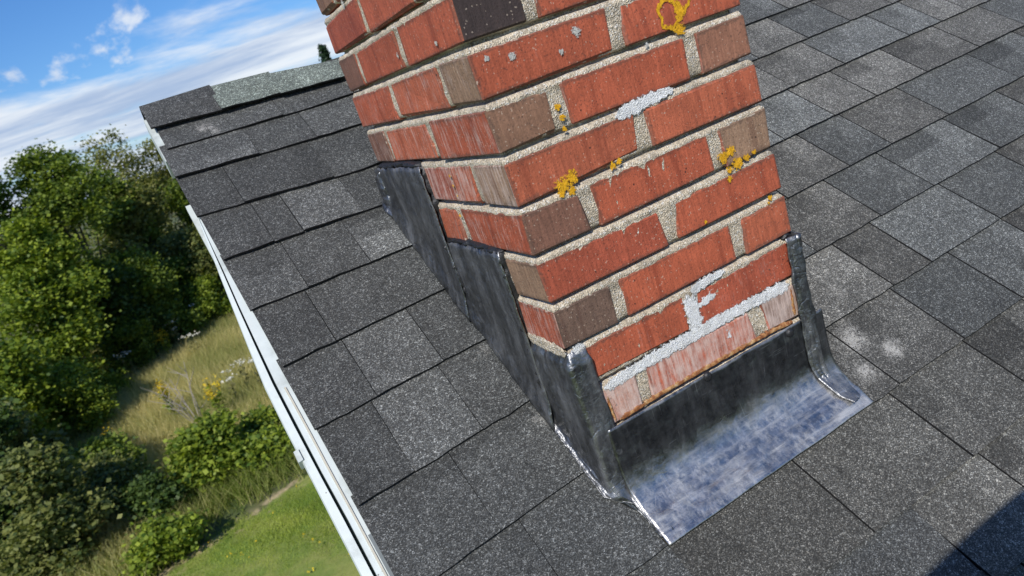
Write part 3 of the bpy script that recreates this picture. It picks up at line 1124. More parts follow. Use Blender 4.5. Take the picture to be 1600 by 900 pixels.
# mortar: one body behind the bricks, bed joints raked deeper under each brick
prof = []       # (z, inset)
zt = NC * HC - (HC - HBR)
for k in range(-3, NC):
    z0 = k * HC
    if k > -3:
        prof += [(z0 - 0.0003, 0.0150), (z0 - 0.0040, 0.0140), (z0 - 0.0054, 0.0050), (z0 - 0.0090, 0.0020), (z0 - 0.0122, 0.0010)]
        prof[-5:] = prof[-5:][::-1]
    prof += [(z0 + 0.0012, 0.0050), (z0 + 0.004, 0.0030), (z0 + 0.020, 0.0024), (z0 + 0.036, 0.0024), (z0 + HBR - 0.002, 0.0022)]
prof.sort(key=lambda a: a[0])
V, F = [], []
STEP = 0.006
ring = []
for (ax, ay, bx, by) in ((0, 0, CW, 0), (CW, 0, CW, CD), (CW, CD, 0, CD), (0, CD, 0, 0)):
    n = int(round(math.hypot(bx - ax, by - ay) / STEP))
    for i in range(n):
        ring.append((ax + (bx - ax) * i / n, ay + (by - ay) * i / n))
K = len(ring)
for (z, ins) in prof:
    for (x, y) in ring:
        a = ins * (1 + 0.45 * nz(x, y, z, 24)) + 0.0022 * fbm(x, y, z, 70, 3) + 0.0012 * nz(x, y, z, 190)
        a = max(a, 0.0004)
        xx = min(max(x, a), CW - a)
        yy = min(max(y, a), CD - a)
        V.append((xx, yy, z + 0.0008 * nz(x, y, z, 60)))
for j in range(len(prof) - 1):
    for i in range(K):
        a = j * K + i; b = j * K + (i + 1) % K
        F.append((a, b, b + K, a + K))
F.append(tuple(range(K))[::-1])
F.append(tuple((len(prof) - 1) * K + i for i in range(K)))
obj('mortar', mesh_np('mortar', V, F, True), M_MORTAR, chim)
# crown slab and flue above the picture
V, F = box_np((0.004, 0.004, zt), (CW - 0.004, CD - 0.004, zt + 0.05))
obj('crown_slab', mesh_np('crown_slab', V, F), M_MORTAR, chim)
V, F = [], []
for j, (r0, z) in enumerate(((0.11, zt + 0.07), (0.11, zt + 0.22), (0.09, zt + 0.22), (0.09, zt + 0.07))):
    for i in range(24):
        a = i / 24 * math.tau
        V.append((CW / 2 + r0 * math.cos(a), CD / 2 + r0 * math.sin(a), z))
for j in range(3):
    for i in range(24):
        F.append((j * 24 + i, j * 24 + (i + 1) % 24, (j + 1) * 24 + (i + 1) % 24, (j + 1) * 24 + i))
obj('flue_pipe', mesh_np('flue_pipe', V, F, True), simple('clay_flue', (0.40, 0.17, 0.09)), chim)


# ---- lumpy smears on a brick face (front: y = 0 plane, left: x = 0 plane)
def smear(name, m, path, face, thick, seed, parent=chim, nacross=7, edge=0.0018, base=0.0012, label=None, flat=False):
    """path: list of (u, z, halfwidth); a bulging band along it, uneven edges"""
    pts = []
    for (a, b) in zip(path, path[1:]):
        L = math.hypot(b[0] - a[0], b[1] - a[1])
        n = max(2, int(L / 0.003))
        for i in range(n):
            f = i / n
            pts.append([a[k] + (b[k] - a[k]) * f for k in range(3)])
    pts.append(list(path[-1]))
    V, F, CV = [], [], []
    for i, (u, z, hw) in enumerate(pts):
        q = pts[min(i + 1, len(pts) - 1)]; w_ = pts[max(i - 1, 0)]
        d = Vector((q[0] - w_[0], q[1] - w_[1]))
        d = d.normalized() if d.length > 0 else Vector((1, 0))
        nrm = Vector((-d.y, d.x))
        endf = min(1.0, min(i, len(pts) - 1 - i) / 2.5 + 0.05)
        for j in range(nacross):
            v = j / (nacross - 1) * 2 - 1
            wj = hw * endf + edge * (nz(u * 160 + j // 4 * 7, z * 160, seed) + (0.8 * nz(u * 420 + j // 4 * 7, z * 420, seed) if flat else 0)) * (1 if abs(v) > 0.9 else 0.3)
            uu = u + nrm.x * wj * v
            zz = z + nrm.y * wj * v
            hgt = base * 0.5 + thick * ((1 - v ** 4) if flat else (1 - v * v) ** 0.6) * (0.6 + 0.9 * fbm(uu, zz, seed, 75, 3)) * endf
            if abs(v) > 0.99: hgt = 0.0001 if flat else -0.004
            V.append((uu, -hgt, zz) if face == 'front' else (-hgt, uu, zz))
            CV.append((1 - abs(v)) * min(1.0, min(i, len(pts) - 1 - i) / 6))
    for i in range(len(pts) - 1):
        for j in range(nacross - 1):
            a = i * nacross + j
            F.append((a, a + 1, a + nacross + 1, a + nacross))
    me = mesh_np(name, V, F, True)
    at_ = me.attributes.new('cov', 'FLOAT', 'POINT')
    at_.data.foreach_set('value', CV)
    return obj(name, me, m, parent, label=label)


REP = 'fresh white mortar smeared over a joint'


def repair(path, seed, m=M_REPAIR, face='front', thick=0.0016, label=REP):
    smear('mortar_repair', m, [(a_, b_, c_ * 1.35) for a_, b_, c_ in path], face, thick * 0.75, seed, nacross=11, edge=0.0042, label=label, flat=True)


repair([(0.034, 0.0570, 0.0075), (0.10, 0.0605, 0.0085), (0.20, 0.0615, 0.0095), (0.30, 0.0615, 0.0085), (0.392, 0.0575, 0.0095)], 1)
repair([(0.209, 0.060, 0.014), (0.207, 0.09, 0.0115), (0.208, 0.126, 0.014)], 2)
repair([(0.205, 0.123, 0.008), (0.245, 0.127, 0.0068), (0.285, 0.127, 0.004)], 3)
repair([(0.213, 0.097, 0.006), (0.235, 0.101, 0.0065), (0.256, 0.101, 0.005)], 4, thick=0.0010)
repair([(0.232, 0.103, 0.004), (0.250, 0.112, 0.004)], 5, thick=0.0010)
repair([(0.165, 0.3915, 0.0075), (0.20, 0.394, 0.009), (0.24, 0.397, 0.0075), (0.275, 0.397, 0.004)], 6, thick=0.0010)
repair([(0.001, 0.127, 0.006), (0.02, 0.128, 0.007), (0.034, 0.124, 0.006)], 7)
repair([(0.11, 0.131, 0.006), (0.05, 0.129, 0.007), (0.0, 0.128, 0.006)], 8, M_MORTAR, 'left', 0.003, None)
repair([(0.255, 0.047, 0.006), (0.258, 0.033, 0.004), (0.262, 0.022, 0.002)], 9, thick=0.0008)
smear('sealant_bead', M_RUST, [(0.036, 0.0035, 0.005), (0.12, 0.006, 0.0045), (0.24, 0.0045, 0.0048), (0.33, 0.002, 0.0045), (0.384, -0.001, 0.006)], 'front', 0.0022, 12, label='rust stained sealant line under the lowest brick course')
smear('sealant_bead', M_RUST, [(0.386, 0.0, 0.004), (0.3865, 0.03, 0.0035), (0.389, 0.055, 0.003)], 'front', 0.002, 13, label='rust stained sealant beside the corner flashing')
smear('sealant_bead', M_RUST, [(0.039, 0.0, 0.003), (0.036, 0.05, 0.003)], 'front', 0.002, 14, label='rust stained sealant beside the corner flashing')


# ---- lichen
def lichen(spots, face, m, seed, label):
    """flat ragged crust, thickest at its growing rim, with a few raised crumbs"""
    r = random.Random(seed)
    V, F, CV = [], [], []

    def put(u, z, h, c):
        V.append((u, -h, z) if face == 'front' else (-h, u, z))
        CV.append(c)
    for (u, z, rad, n, ringy) in spots:
        b = len(V)
        NR, NA = 7, 26
        put(u, z, 0.0018, 0.15 if ringy else 0.8)
        for j in range(1, NR + 1):
            f = j / NR
            for i in range(NA):
                a = i / NA * math.tau
                k_ = 1 + 0.28 * nz(math.cos(a) * 1.8 + seed, math.sin(a) * 1.8, z * 50) + 0.12 * nz(math.cos(a) * 6 + seed, math.sin(a) * 6, 3)
                d = rad * 1.25 * f * k_
                if ringy:
                    c = max(0, 1 - abs(f - 0.80) / 0.20) * 0.95 + 0.06
                else:
                    c = 1.0 - f * 0.85
                put(u + d * math.cos(a), z + d * math.sin(a) * 0.94, 0.0018 + 0.0007 * r.random() * (1 - f * 0.6), c * (1 if j < NR else 0))
        for i in range(NA):
            F.append((b, b + 1 + i, b + 1 + (i + 1) % NA))
        for j in range(NR - 1):
            for i in range(NA):
                p0, p1 = b + 1 + j * NA + i, b + 1 + j * NA + (i + 1) % NA
                F.append((p0, p0 + NA, p1 + NA, p1))
    me = mesh_np('lichen', V, F)
    at_ = me.attributes.new('cov', 'FLOAT', 'POINT')
    at_.data.foreach_set('value', CV)
    return obj('lichen', me, m, chim, label=label)


# ------------------------------------------------------------------ flashing
def smoothstep(a, b, x):
    t_ = min(1, max(0, (x - a) / (b - a)))
    return t_ * t_ * (3 - 2 * t_)


def sheet(name, grid, m, parent, thick=0.0016, label=None):
    """grid[j][i] of points -> thin solid sheet"""
    nj, ni = len(grid), len(grid[0])
    V = [p for row in grid for p in row]
    F = [(j * ni + i, j * ni + i + 1, (j + 1) * ni + i + 1, (j + 1) * ni + i) for j in range(nj - 1) for i in range(ni - 1)]
    me = mesh_np(name, V, F, True)
    o = obj(name, me, m, parent, label=label)
    sm = o.modifiers.new('thickness', 'SOLIDIFY')
    sm.thickness = thick
    sm.offset = -1
    return o


def smoothstep(a, b, x):
    t_ = min(1, max(0, (x - a) / (b - a)))
    return t_ * t_ * (3 - 2 * t_)


# front apron: upstand against the brick, soft fold, apron lying on the tabs below
grid = []
ni = 80
XA0, XA1 = 0.019, 0.4335
for j in range(44):
    row = []
    for i in range(ni + 1):
        u = i / ni
        x = XA0 + (XA1 - XA0) * u
        yk = -0.0060
        K_ = Vector((x, yk, roof_z(x, yk) + 0.0062))
        RF = 0.042
        top_ = Vector((x, yk, 0.0015 - 0.005 * u))
        A_, B_ = K_ + Vector((0, 0, RF)), K_ - SL * RF
        end_ = RP(x, -0.0945 + 0.0012 * nz(x * 14, 3, 1), 0.0055)
        if j <= 12:
            p_ = top_.lerp(A_, j / 12)
        elif j <= 26:
            f = (j - 12) / 14
            p_ = A_.lerp(K_, f).lerp(K_.lerp(B_, f), f)
        else:
            p_ = B_.lerp(end_, (j - 26) / 17)
        nrm = Vector((0, -1, 0)).lerp(NN, smoothstep(12, 26, j)).normalized()
        w1 = 0.0018 * fbm(x, j * 0.004, 0.3, 20, 3) + 0.0010 * fbm(x, j * 0.004, 2.0, 65, 3)
        # knocks from dressing the sheet down
        w1 -= 0.0016 * max(0, nz(x * 55, j * 0.2, 4.4) - 0.35) if j > 22 else 0
        if j == 0: w1 *= 0.4
        if j >= 42: w1 *= 0.3
        row.append(p_ + nrm * w1)
    grid.append(row)
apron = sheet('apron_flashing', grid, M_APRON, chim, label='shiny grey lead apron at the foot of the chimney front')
at_ = apron.data.attributes.new('painted_sheen', 'FLOAT', 'POINT')
at_.data.foreach_set('value', [smoothstep(8, 31, j) for j in range(44) for i in range(ni + 1)])  # painted reflection: dark upstand blends to bright foot across the fold
# nail heads and a lap mark on the apron upstand
for (x, z) in ((0.197, -0.004), (0.362, -0.012)):
    V, F = [], []
    for jj, (r0, h) in enumerate(((0.0075, 0.0), (0.0065, 0.004), (0.003, 0.0055))):
        for i in range(10):
            a = i / 10 * math.tau
            V.append((x + r0 * math.cos(a) * (1 + 0.2 * nz(i, x * 90, jj)), -0.0065 - h, z + r0 * math.sin(a)))
    for jj in range(2):
        for i in range(10):
            F.append((jj * 10 + i, jj * 10 + (i + 1) % 10, (jj + 1) * 10 + (i + 1) % 10, (jj + 1) * 10 + i))
    F.append(tuple(20 + i for i in range(10)))
    obj('nail_head', mesh_np('nail_head', V, F, True), M_SEALANT, apron)


def side_sheet(name, y0, y1, ztop, off, m, seed, kick=0.008, label=None, rag=0.0038):
    """stepped flashing on the left face: top edge in a bed joint, foot turned out on the roof"""
    ni_, nj_ = max(8, int(abs(y1 - y0) / 0.008)), 26
    grid = []
    for j in range(nj_ + 1):
        row = []
        f = j / nj_
        for i in range(ni_ + 1):
            u = i / ni_
            y = y0 + (y1 - y0) * u
            zt_ = ztop(y) + rag * fbm(y, seed, 0, 60, 3)
            zb = roof_z(-0.01, y) + 0.004
            z = zb + (zt_ - zb) * f
            hz = z - zb
            k_ = kick * (1 - smoothstep(0, 0.055, hz)) ** 1.3
            x = -off - k_ - 0.0017 * fbm(y, z, seed, 18, 3) - 0.0010 * fbm(y, z, seed + 5, 70, 3) + 0.0012 * max(0, 0.22 - abs(nz(y * 26, z * 17, seed + 8))) * 4
            if f > 0.97: x = -off + 0.003
            yy = y + 0.0018 * fbm(z, seed, u, 30, 2)
            row.append(Vector((x, yy, z)))
        grid.append(row)
    return sheet(name, grid, m, chim, 0.0018, label)


side_sheet('step_flashing', 0.545, 0.293, lambda y: 0.392, 0.0105, M_LEAD, 1, label='upper grey lead step flashing on the chimney side')
side_sheet('step_flashing', 0.315, 0.100, lambda y: 0.2655, 0.0072, M_LEAD, 2, label='middle grey lead step flashing on the chimney side')

# lower piece wraps the front left corner: upstand, fold, foot on the roof
grid = []
L1, L2, L3 = 0.110, 0.006, 0.0275
NJ = 40
for j in range(NJ):
    f = j / (NJ - 1)
    row = []
    for i in range(48):
        u = i / 47
        d = u * (L1 + L2 + L3)
        off = 0.0058
        if d < L1:
            a_ = 0.0
            x, y = -off, 0.112 - d
        elif d < L1 + L2:
            a_ = (d - L1) / L2
            ang = a_ * math.pi / 2
            rad = 0.001 + off
            x, y = 0.001 - rad * math.cos(ang), 0.001 - rad * math.sin(ang)
        else:
            a_ = 1.0
            x, y = 0.001 + (d - L1 - L2), -off - 0.0005
        ang = a_ * math.pi / 2
        out = Vector((-math.cos(ang), -math.sin(ang), 0))
        footdir = (-EX * math.cos(ang) - SL * math.sin(ang)).normalized()
        zt_ = 0.1275 + 0.0042 * fbm(d, 3.1, 0, 70, 4) - 0.006 * max(0, (d - 0.13) / 0.03)
        K_ = Vector((x, y, roof_z(x, y) + 0.0072))
        RF = 0.012 + 0.026 * a_
        FL = 0.004 + 0.034 * a_ ** 2
        top_ = Vector((x, y, zt_))
        A_, B_ = K_ + Vector((0, 0, RF)), K_ + footdir * RF * (0.55 + 0.45 * a_)
        if f < 0.6:
            p_ = top_.lerp(A_, f / 0.6)
        elif f < 0.85:
            g = (f - 0.6) / 0.25
            p_ = A_.lerp(K_, g).lerp(K_.lerp(B_, g), g)
        else:
            p_ = B_ + footdir * FL * (f - 0.85) / 0.15
        if d > L1 + L2:
            # cut edge wanders down the brick
            p_.x += 0.010 * f * (d - L1 - L2) / L3 + 0.0028 * nz(f * 7, 2, 3) * (d - L1 - L2) / L3
        wv = 0.0020 * fbm(d, f * 0.25, 7.7, 26, 3) + 0.0014 * fbm(d, f * 0.25, 9.7, 80, 3) - 0.0016 * max(0, 0.25 - abs(nz(d * 38, f * 5, 6.6))) * 4 + 0.0018 * a_ * nz(d * 160, f * 1.5, 4.1) * smoothstep(0.4, 0.9, f)
        nrm = out.lerp(NN, smoothstep(0.6, 0.85, f)).normalized()
        p_ = p_ + nrm * wv
        if f < 0.03:
            p_ -= out * 0.005
        if f > 0.55:
            p_.x = max(p_.x, -0.0125 + 0.030 * smoothstep(0.0, -0.022, p_.y) * smoothstep(0.55, 0.8, f))
        row.append(p_)
    grid.append(row)
sheet('corner_flashing', grid[::-1], M_LEAD, chim, 0.0012, 'grey lead corner flashing folded round the chimney edge')

# right front corner roll, flared over the apron at its foot
grid = []
for j in range(40):
    f = j / 39
    row = []
    zt_ = 0.131
    zb = roof_z(CW, -0.01) + 0.006
    z = zt_ + (zb - zt_) * min(1, f / 0.80)
    fl = smoothstep(0.62, 1.0, f)
    for i in range(18):
        a = i / 17
        ang = -0.35 + a * (math.pi / 2 + 0.75)
        rad = 0.019 + 0.002 * fbm(f * 3, a, 1.3, 4, 3) + 0.004 * fl
        cx_, cy_ = CW - 0.009, 0.008
        lead_ = 0.022 * (1 - a)
        x = cx_ - rad * math.cos(ang) - 0.006 * (1 - a) * (1 - fl)
        x = CW - 0.024 - 0.011 * f + 0.034 * a + 0.004 * math.sin(a * 3)
        y = -0.008 - 0.007 * math.sin(a * math.pi * 0.75) + (0.075 * max(0, a - 0.55) / 0.45) * (1 - 0.2 * fl)
        x += 0.0022 * fbm(f * 2, a * 2, 5.0, 5, 3)
        y += 0.003 * fbm(f * 2, a * 2, 8.0, 6, 3)
        zz = z
        if fl > 0:
            y -= 0.058 * fl ** 1.5 * (1 - 0.5 * a)
            x += 0.020 * fl ** 1.6
            zz = max(z - 0.03 * fl, roof_z(x, y) + 0.0085 + 0.012 * (1 - fl))
        row.append(Vector((x, y, zz)))
    grid.append(row)
sheet('corner_flashing', grid, M_LEAD, chim, 0.002, 'dark rolled lead corner strip right of the chimney front')


# crumpled hem at the back of the upper step flashing
grid = []
for j in range(26):
    f = j / 25
    row = []
    for i in range(8):
        a = i / 7
        y = 0.515 + 0.040 * a
        zb = roof_z(-0.02, y) + 0.006
        z = zb + (0.386 - 0.02 * a - zb) * f
        x = -0.0085 - 0.006 * math.sin(a * 3.1) - 0.003 * fbm(f * 5, a * 2, 2.2, 3, 3) - 0.006 * (1 - smoothstep(0, 0.15, f))
        row.append(Vector((x, y, z)))
    grid.append(row)
sheet('flashing_hem', grid, M_LEAD, chim, 0.002, 'crumpled hem of the upper lead flashing')
# sealant along the tops and laps of the flashing
smear('sealant_bead', M_SEALANT, [(0.53, 0.394, 0.005), (0.45, 0.394, 0.006), (0.36, 0.396, 0.005), (0.305, 0.392, 0.006)], 'left', 0.0095, 21)
smear('sealant_bead', M_SEALANT, [(0.301, 0.392, 0.004), (0.297, 0.33, 0.0045), (0.302, 0.28, 0.005), (0.306, 0.262, 0.006)], 'left', 0.0095, 22)
smear('sealant_bead', M_SEALANT, [(0.318, 0.266, 0.005), (0.25, 0.2685, 0.005), (0.16, 0.267, 0.005), (0.10, 0.264, 0.005)], 'left', 0.0075, 23)
smear('sealant_bead', M_SEALANT, [(0.102, 0.266, 0.0035), (0.104, 0.21, 0.004), (0.107, 0.16, 0.004), (0.108, 0.132, 0.004)], 'left', 0.0075, 24)
smear('sealant_bead', M_SEALANT, [(0.298, 0.265, 0.0022), (0.294, 0.22, 0.0022), (0.290, 0.165, 0.0025)], 'left', 0.0118, 25)
smear('sealant_bead', M_SEALANT, [(0.112, 0.128, 0.0018), (0.111, 0.09, 0.0018), (0.108, 0.025, 0.0022)], 'left', 0.0090, 26)
smear('sealant_bead', M_SEALANT, [(0.395, 0.128, 0.004), (0.404, 0.13, 0.005), (0.414, 0.129, 0.004)], 'front', 0.006, 27)

OL = 'orange lichen crust on the chimney brickwork'
lichen([(0.293, 0.490, 0.019, 200, True), (0.317, 0.507, 0.018, 200, True), (0.302, 0.468, 0.010, 70, False), (0.309, 0.488, 0.012, 90, False)], 'front', M_LICHEN, 1, 'ring of orange lichen on the upper brick courses')
lichen([(0.068, 0.337, 0.012, 80, False), (0.083, 0.342, 0.010, 60, False), (0.063, 0.328, 0.006, 16, False), (0.078, 0.326, 0.006, 14, False)], 'front', M_LICHEN, 2, OL)
lichen([(0.145, 0.334, 0.006, 14, False), (0.156, 0.336, 0.005, 10, False)], 'front', M_LICHEN, 3, OL)
lichen([(0.095, 0.417, 0.005, 12, False), (0.093, 0.43, 0.005, 12, False), (0.093, 0.402, 0.004, 10, False)], 'front', M_LICHEN, 4, OL)
lichen([(0.322, 0.283, 0.010, 70, False), (0.338, 0.287, 0.009, 60, False), (0.345, 0.266, 0.010, 70, False), (0.328, 0.262, 0.006, 16, False), (0.362, 0.268, 0.006, 18, False), (0.378, 0.271, 0.004, 8, False), (0.325, 0.250, 0.005, 14, False)], 'front', M_LICHEN, 5, OL)
lichen([(0.388, 0.197, 0.005, 10, False), (0.383, 0.191, 0.003, 6, False)], 'front', M_LICHEN, 6, OL)
lichen([(0.266, 0.208, 0.003, 9, False)], 'front', M_LICHEN, 7, OL)
for i, q in enumerate([(0.19, 0.375, 0.003, 10, False), (0.189, 0.36, 0.003, 10, False), (0.187, 0.345, 0.002, 8, False), (0.206, 0.313, 0.004, 12, False)]):
    lichen([q], 'left', M_LICHEN, 108 + i, OL)
GL = 'pale grey lichen speck on a brick'
lichen([(0.148, 0.508, 0.007, 24, False)], 'front', M_LICHEN_GREY, 9, GL)
for i, q in enumerate([(0.055, 0.505, 0.006, 16, False), (0.022, 0.512, 0.004, 8, False), (0.12, 0.490, 0.004, 7, False), (0.245, 0.462, 0.004, 7, False)]):
    lichen([q], 'front', M_LICHEN_GREY, 110 + i, GL)
for i, q in enumerate([(0.075, 0.548, 0.004, 6, False), (0.226, 0.555, 0.005, 8, False), (0.39, 0.66, 0.008, 14, False)]):
    lichen([q], 'left', M_LICHEN_GREY, 120 + i, GL)

# ------------------------------------------------------------------ plants
def rnd_attr(me, vals, k):
    ca_ = me.color_attributes.new('rnd', 'FLOAT_COLOR', 'POINT')
    a = np.ones((len(vals) * k, 4), dtype=np.float32)
    a[:, :3] = np.repeat(vals, k)[:, None]
    ca_.data.foreach_set('color', a.reshape(-1))


def leaves(centers, size, rng, flat=0.35, sunbias=None):
    """rhombic, folded leaf blades around centers -> (n, 4, 3)"""
    n = len(centers)
    d = rng.normal(size=(n, 3)); d[:, 2] = d[:, 2] * flat - 0.15
    d /= np.linalg.norm(d, axis=1, keepdims=True)
    u = rng.normal(size=(n, 3)); u[:, 2] += 1.1
    s = np.cross(d, u); s /= np.linalg.norm(s, axis=1, keepdims=True) + 1e-9
    L = size * rng.uniform(0.6, 1.3, (n, 1))
    Wd = L * rng.uniform(0.30, 0.46, (n, 1))
    c = np.asarray(centers)
    return np.stack([c - d * L * 0.5, c + s * Wd, c + d * L * 0.5, c - s * Wd], 1)


def tube(pts, rads, k=6):
    V, F = [], []
    for i, (p_, r0) in enumerate(zip(pts, rads)):
        a = Vector(pts[min(i + 1, len(pts) - 1)]) - Vector(pts[max(i - 1, 0)])
        a.normalize()
        b = a.cross(Vector((0.3, 1, 0.2))).normalized()
        c = a.cross(b)
        for q in range(k):
            an = q / k * math.tau
            V.append(Vector(p_) + (b * math.cos(an) + c * math.sin(an)) * r0)
    for i in range(len(pts) - 1):
        for q in range(k):
            F.append((i * k + q, i * k + (q + 1) % k, (i + 1) * k + (q + 1) % k, (i + 1) * k + q))
    F.append(tuple((len(pts) - 1) * k + q for q in range(k)))
    return V, F


def merge(parts):
    V, F = [], []
    for v, f in parts:
        b = len(V)
        V += v
        F += [tuple(i + b for i in q) for q in f]
    return V, F


def tree(name, x, y, h, rad, kind, label, cat='tree', seed=0, nclump=220, nleaf=60, leaf=0.11, lobes=15, low=0.12, clump=0.34, group=None, mixk=None):
    """trunk with limbs; crown of leaf clumps gathered on uneven lobes"""
    rng = np.random.default_rng(seed)
    r = random.Random(seed)
    base = Vector((x, y, GROUND))
    root = empty(name, base, label, cat, group)
    # lobes through the crown
    Ls = []
    for i in range(lobes):
        f = low + (1 - low) * (i + 0.5) / lobes
        wdt = rad * (0.45 + 0.75 * math.sin(math.pi * min(1, f * 0.85 + 0.1))) * r.uniform(0.5, 1.0)
        a = r.uniform(0, math.tau)
        Ls.append((x + wdt * 0.62 * math.cos(a), y + wdt * 0.62 * math.sin(a), GROUND + h * f * 0.93, rad * r.uniform(0.20, 0.48), rad * r.uniform(0.18, 0.42)))
    Ls.append((x, y, GROUND + h * 0.86, rad * 0.36, h * 0.14))
    parts = [tube([(x, y, GROUND - 0.1), (x + 0.1 * rad * r.uniform(-1, 1), y, GROUND + h * 0.35), (x + 0.12 * rad * r.uniform(-1, 1), y, GROUND + h * 0.8)], [0.035 * h * 0.5, 0.025 * h * 0.5, 0.01])]
    for (lx, ly, lz, lr, lh) in Ls:
        sz = GROUND + (lz - GROUND) * r.uniform(0.35, 0.6)
        mid = (x + (lx - x) * 0.45, y + (ly - y) * 0.45, sz + (lz - sz) * 0.6)
        parts.append(tube([(x, y, sz), mid, (lx, ly, lz + lh * 0.4)], [0.012 * h * 0.5, 0.008 * h * 0.5, 0.004], 5))
    obj('trunk', mesh_np('trunk', *merge(parts), True), M_BARK, root, None)
    C_, tone = [], []
    wts = np.array([l[3] ** 2 for l in Ls]); wts /= wts.sum()
    for i in range(nclump):
        l = Ls[rng.choice(len(Ls), p=wts)]
        d = rng.normal(size=3); d /= np.linalg.norm(d)
        rr_ = rng.uniform(0.72, 1.12)
        c = np.array([l[0] + d[0] * l[3] * rr_, l[1] + d[1] * l[3] * rr_, l[2] + d[2] * l[4] * rr_])
        if c[2] < GROUND + 0.1: c[2] = GROUND + rng.uniform(0.1, 0.5)
        m_ = int(nleaf * rng.uniform(0.6, 1.4))
        cl_ = rng.normal(size=(m_, 3)) * np.array([1, 1, 0.62]) * clump * 0.5 * rng.uniform(0.7, 1.3)
        C_.append(c + cl_)
        tone.append(np.clip(rng.normal(rng.uniform(0.2, 0.7), 0.22, m_), 0, 1))
    C_ = np.concatenate(C_); tone = np.concatenate(tone)
    me = quads_mesh('crown', leaves(C_, leaf, rng))
    rnd_attr(me, tone, 4)
    obj('crown', me, M_LEAF[kind], root)
    return root


# forest edge behind the meadow (x, y, height, crown radius ...)
tree('broadleaf_tree', -2.75, 23.2, 6.5, 1.75, 'deep', 'tall green tree standing against the sky at the left of the forest edge', seed=1, nclump=460, nleaf=75, low=0.1)
tree('broadleaf_tree', -1.15, 29.4, 6.75, 1.25, 'olive', 'feathery olive tree whose loose crown stands against the sky', seed=2, nclump=230, nleaf=46, clump=0.40, low=0.35, leaf=0.10)
tree('broadleaf_tree', 0.15, 30.4, 6.15, 1.15, 'olive', 'loose olive tree touching the shingled gable corner', seed=3, nclump=210, nleaf=50, low=0.3, clump=0.38, leaf=0.10)
tree('broadleaf_tree', -1.2, 26.4, 4.75, 1.7, 'olive', 'rounded olive green tree in the middle of the forest edge', seed=4, nclump=460, nleaf=75, low=0.02)
tree('broadleaf_tree', 0.75, 28.3, 4.6, 1.5, 'deep', 'green tree close behind the gable edge of the roof', seed=5, nclump=360, nleaf=70, low=0.02)
tree('broadleaf_tree', 0.15, 24.6, 2.9, 1.15, 'turned', 'low pale tree with turning leaves beside the rake trim', seed=15, nclump=300, nleaf=60, low=0.02)
tree('broadleaf_tree', -3.7, 20.4, 4.9, 1.3, 'fresh', 'sunlit yellow green tree at the left picture edge', seed=6, nclump=400, nleaf=75, low=0.02)
tree('broadleaf_tree', -4.9, 16.8, 3.4, 1.0, 'fresh', 'lower sunlit yellow green tree under the tall left tree', seed=16, nclump=360, nleaf=70, low=0.0)
tree('broadleaf_tree', -4.3, 22.2, 7.2, 1.7, 'deep', 'green tree cut off by the left picture edge', seed=7, nclump=330, nleaf=70)
tree('broadleaf_tree', -1.75, 23.5, 3.0, 1.2, 'deep', 'dark shaded tree at the back of the meadow', seed=8, nclump=330, nleaf=70, low=0.0)
tree('broadleaf_tree', -0.55, 24.6, 2.3, 0.95, 'deep', 'small green tree at the back corner of the meadow', seed=9, nclump=240, nleaf=60, low=0.0)
tree('broadleaf_tree', -2.75, 22.3, 2.9, 1.0, 'dark', 'dark green tree above the left end of the meadow', seed=10, nclump=300, nleaf=70, low=0.0)
tree('broadleaf_tree', -1.95, 26.6, 5.9, 1.35, 'deep', 'green tree filling the gap between the tall left tree and the olive ones', seed=17, nclump=380, nleaf=70, low=0.0)
tree('broadleaf_tree', 3.6, 33.0, 6.0, 2.0, 'deep', 'green tree hidden behind the roof ridge', seed=21, nclump=200, nleaf=50)
tree('broadleaf_tree', 8.5, 36.0, 5.4, 2.4, 'deep', 'broad green tree hidden behind the chimney', seed=22, nclump=200, nleaf=50)
tree('broadleaf_tree', -8.0, 26.0, 6.6, 2.4, 'deep', 'green tree beyond the left picture edge', seed=23, nclump=260, nleaf=60)
tree('broadleaf_tree', -12.5, 30.0, 6.6, 2.6, 'olive', 'olive tree well beyond the left picture edge', seed=24, nclump=260, nleaf=60)
# brush in front of the forest
tree('shrub', -4.4, 14.0, 2.2, 0.8, 'turned', 'large shrub with turning leaves above the bottom left corner', 'shrub', 31, 260, 60, 0.085, 8, 0.0, 0.26)
tree('shrub', -3.5, 11.0, 1.95, 0.7, 'turned', 'shrub with pale glinting leaves in the bottom left corner', 'shrub', 32, 260, 60, 0.08, 8, 0.0, 0.24)
tree('shrub', -4.3, 12.6, 2.6, 0.9, 'dark', 'dark green shrub at the left picture edge', 'shrub', 33, 280, 60, 0.09, 8, 0.0, 0.28)
tree('shrub', -2.95, 12.2, 1.05, 0.55, 'turned', 'knee high shrub with bronzed leaves left of the bramble', 'shrub', 34, 220, 50, 0.07, 7, 0.0, 0.2)
tree('shrub', -2.35, 11.2, 0.75, 0.45, 'dark', 'dark shaded low shrub at the foot of the bramble', 'shrub', 39, 160, 45, 0.07, 7, 0.0, 0.2)
tree('shrub', -4.3, 19.0, 1.9, 0.75, 'deep', 'green shrub at the left end of the meadow', 'shrub', 35, 240, 55, 0.09, 7, 0.0, 0.26)
tree('bramble_bush', -1.3, 11.75, 1.0, 0.75, 'fresh', 'bright green bramble bush between lawn and meadow', 'bush', 36, 280, 46, 0.085, 9, 0.05, 0.22)
tree('bramble_bush', -2.25, 9.75, 0.6, 0.42, 'fresh', 'small bright green bramble at the lawn corner', 'bush', 37, 120, 40, 0.075, 6, 0.0, 0.2)
tree('bramble_bush', -0.45, 12.3, 0.5, 0.4, 'fresh', 'low green bramble beside the white trim', 'bush', 38, 120, 40, 0.08, 6, 0.0, 0.2)


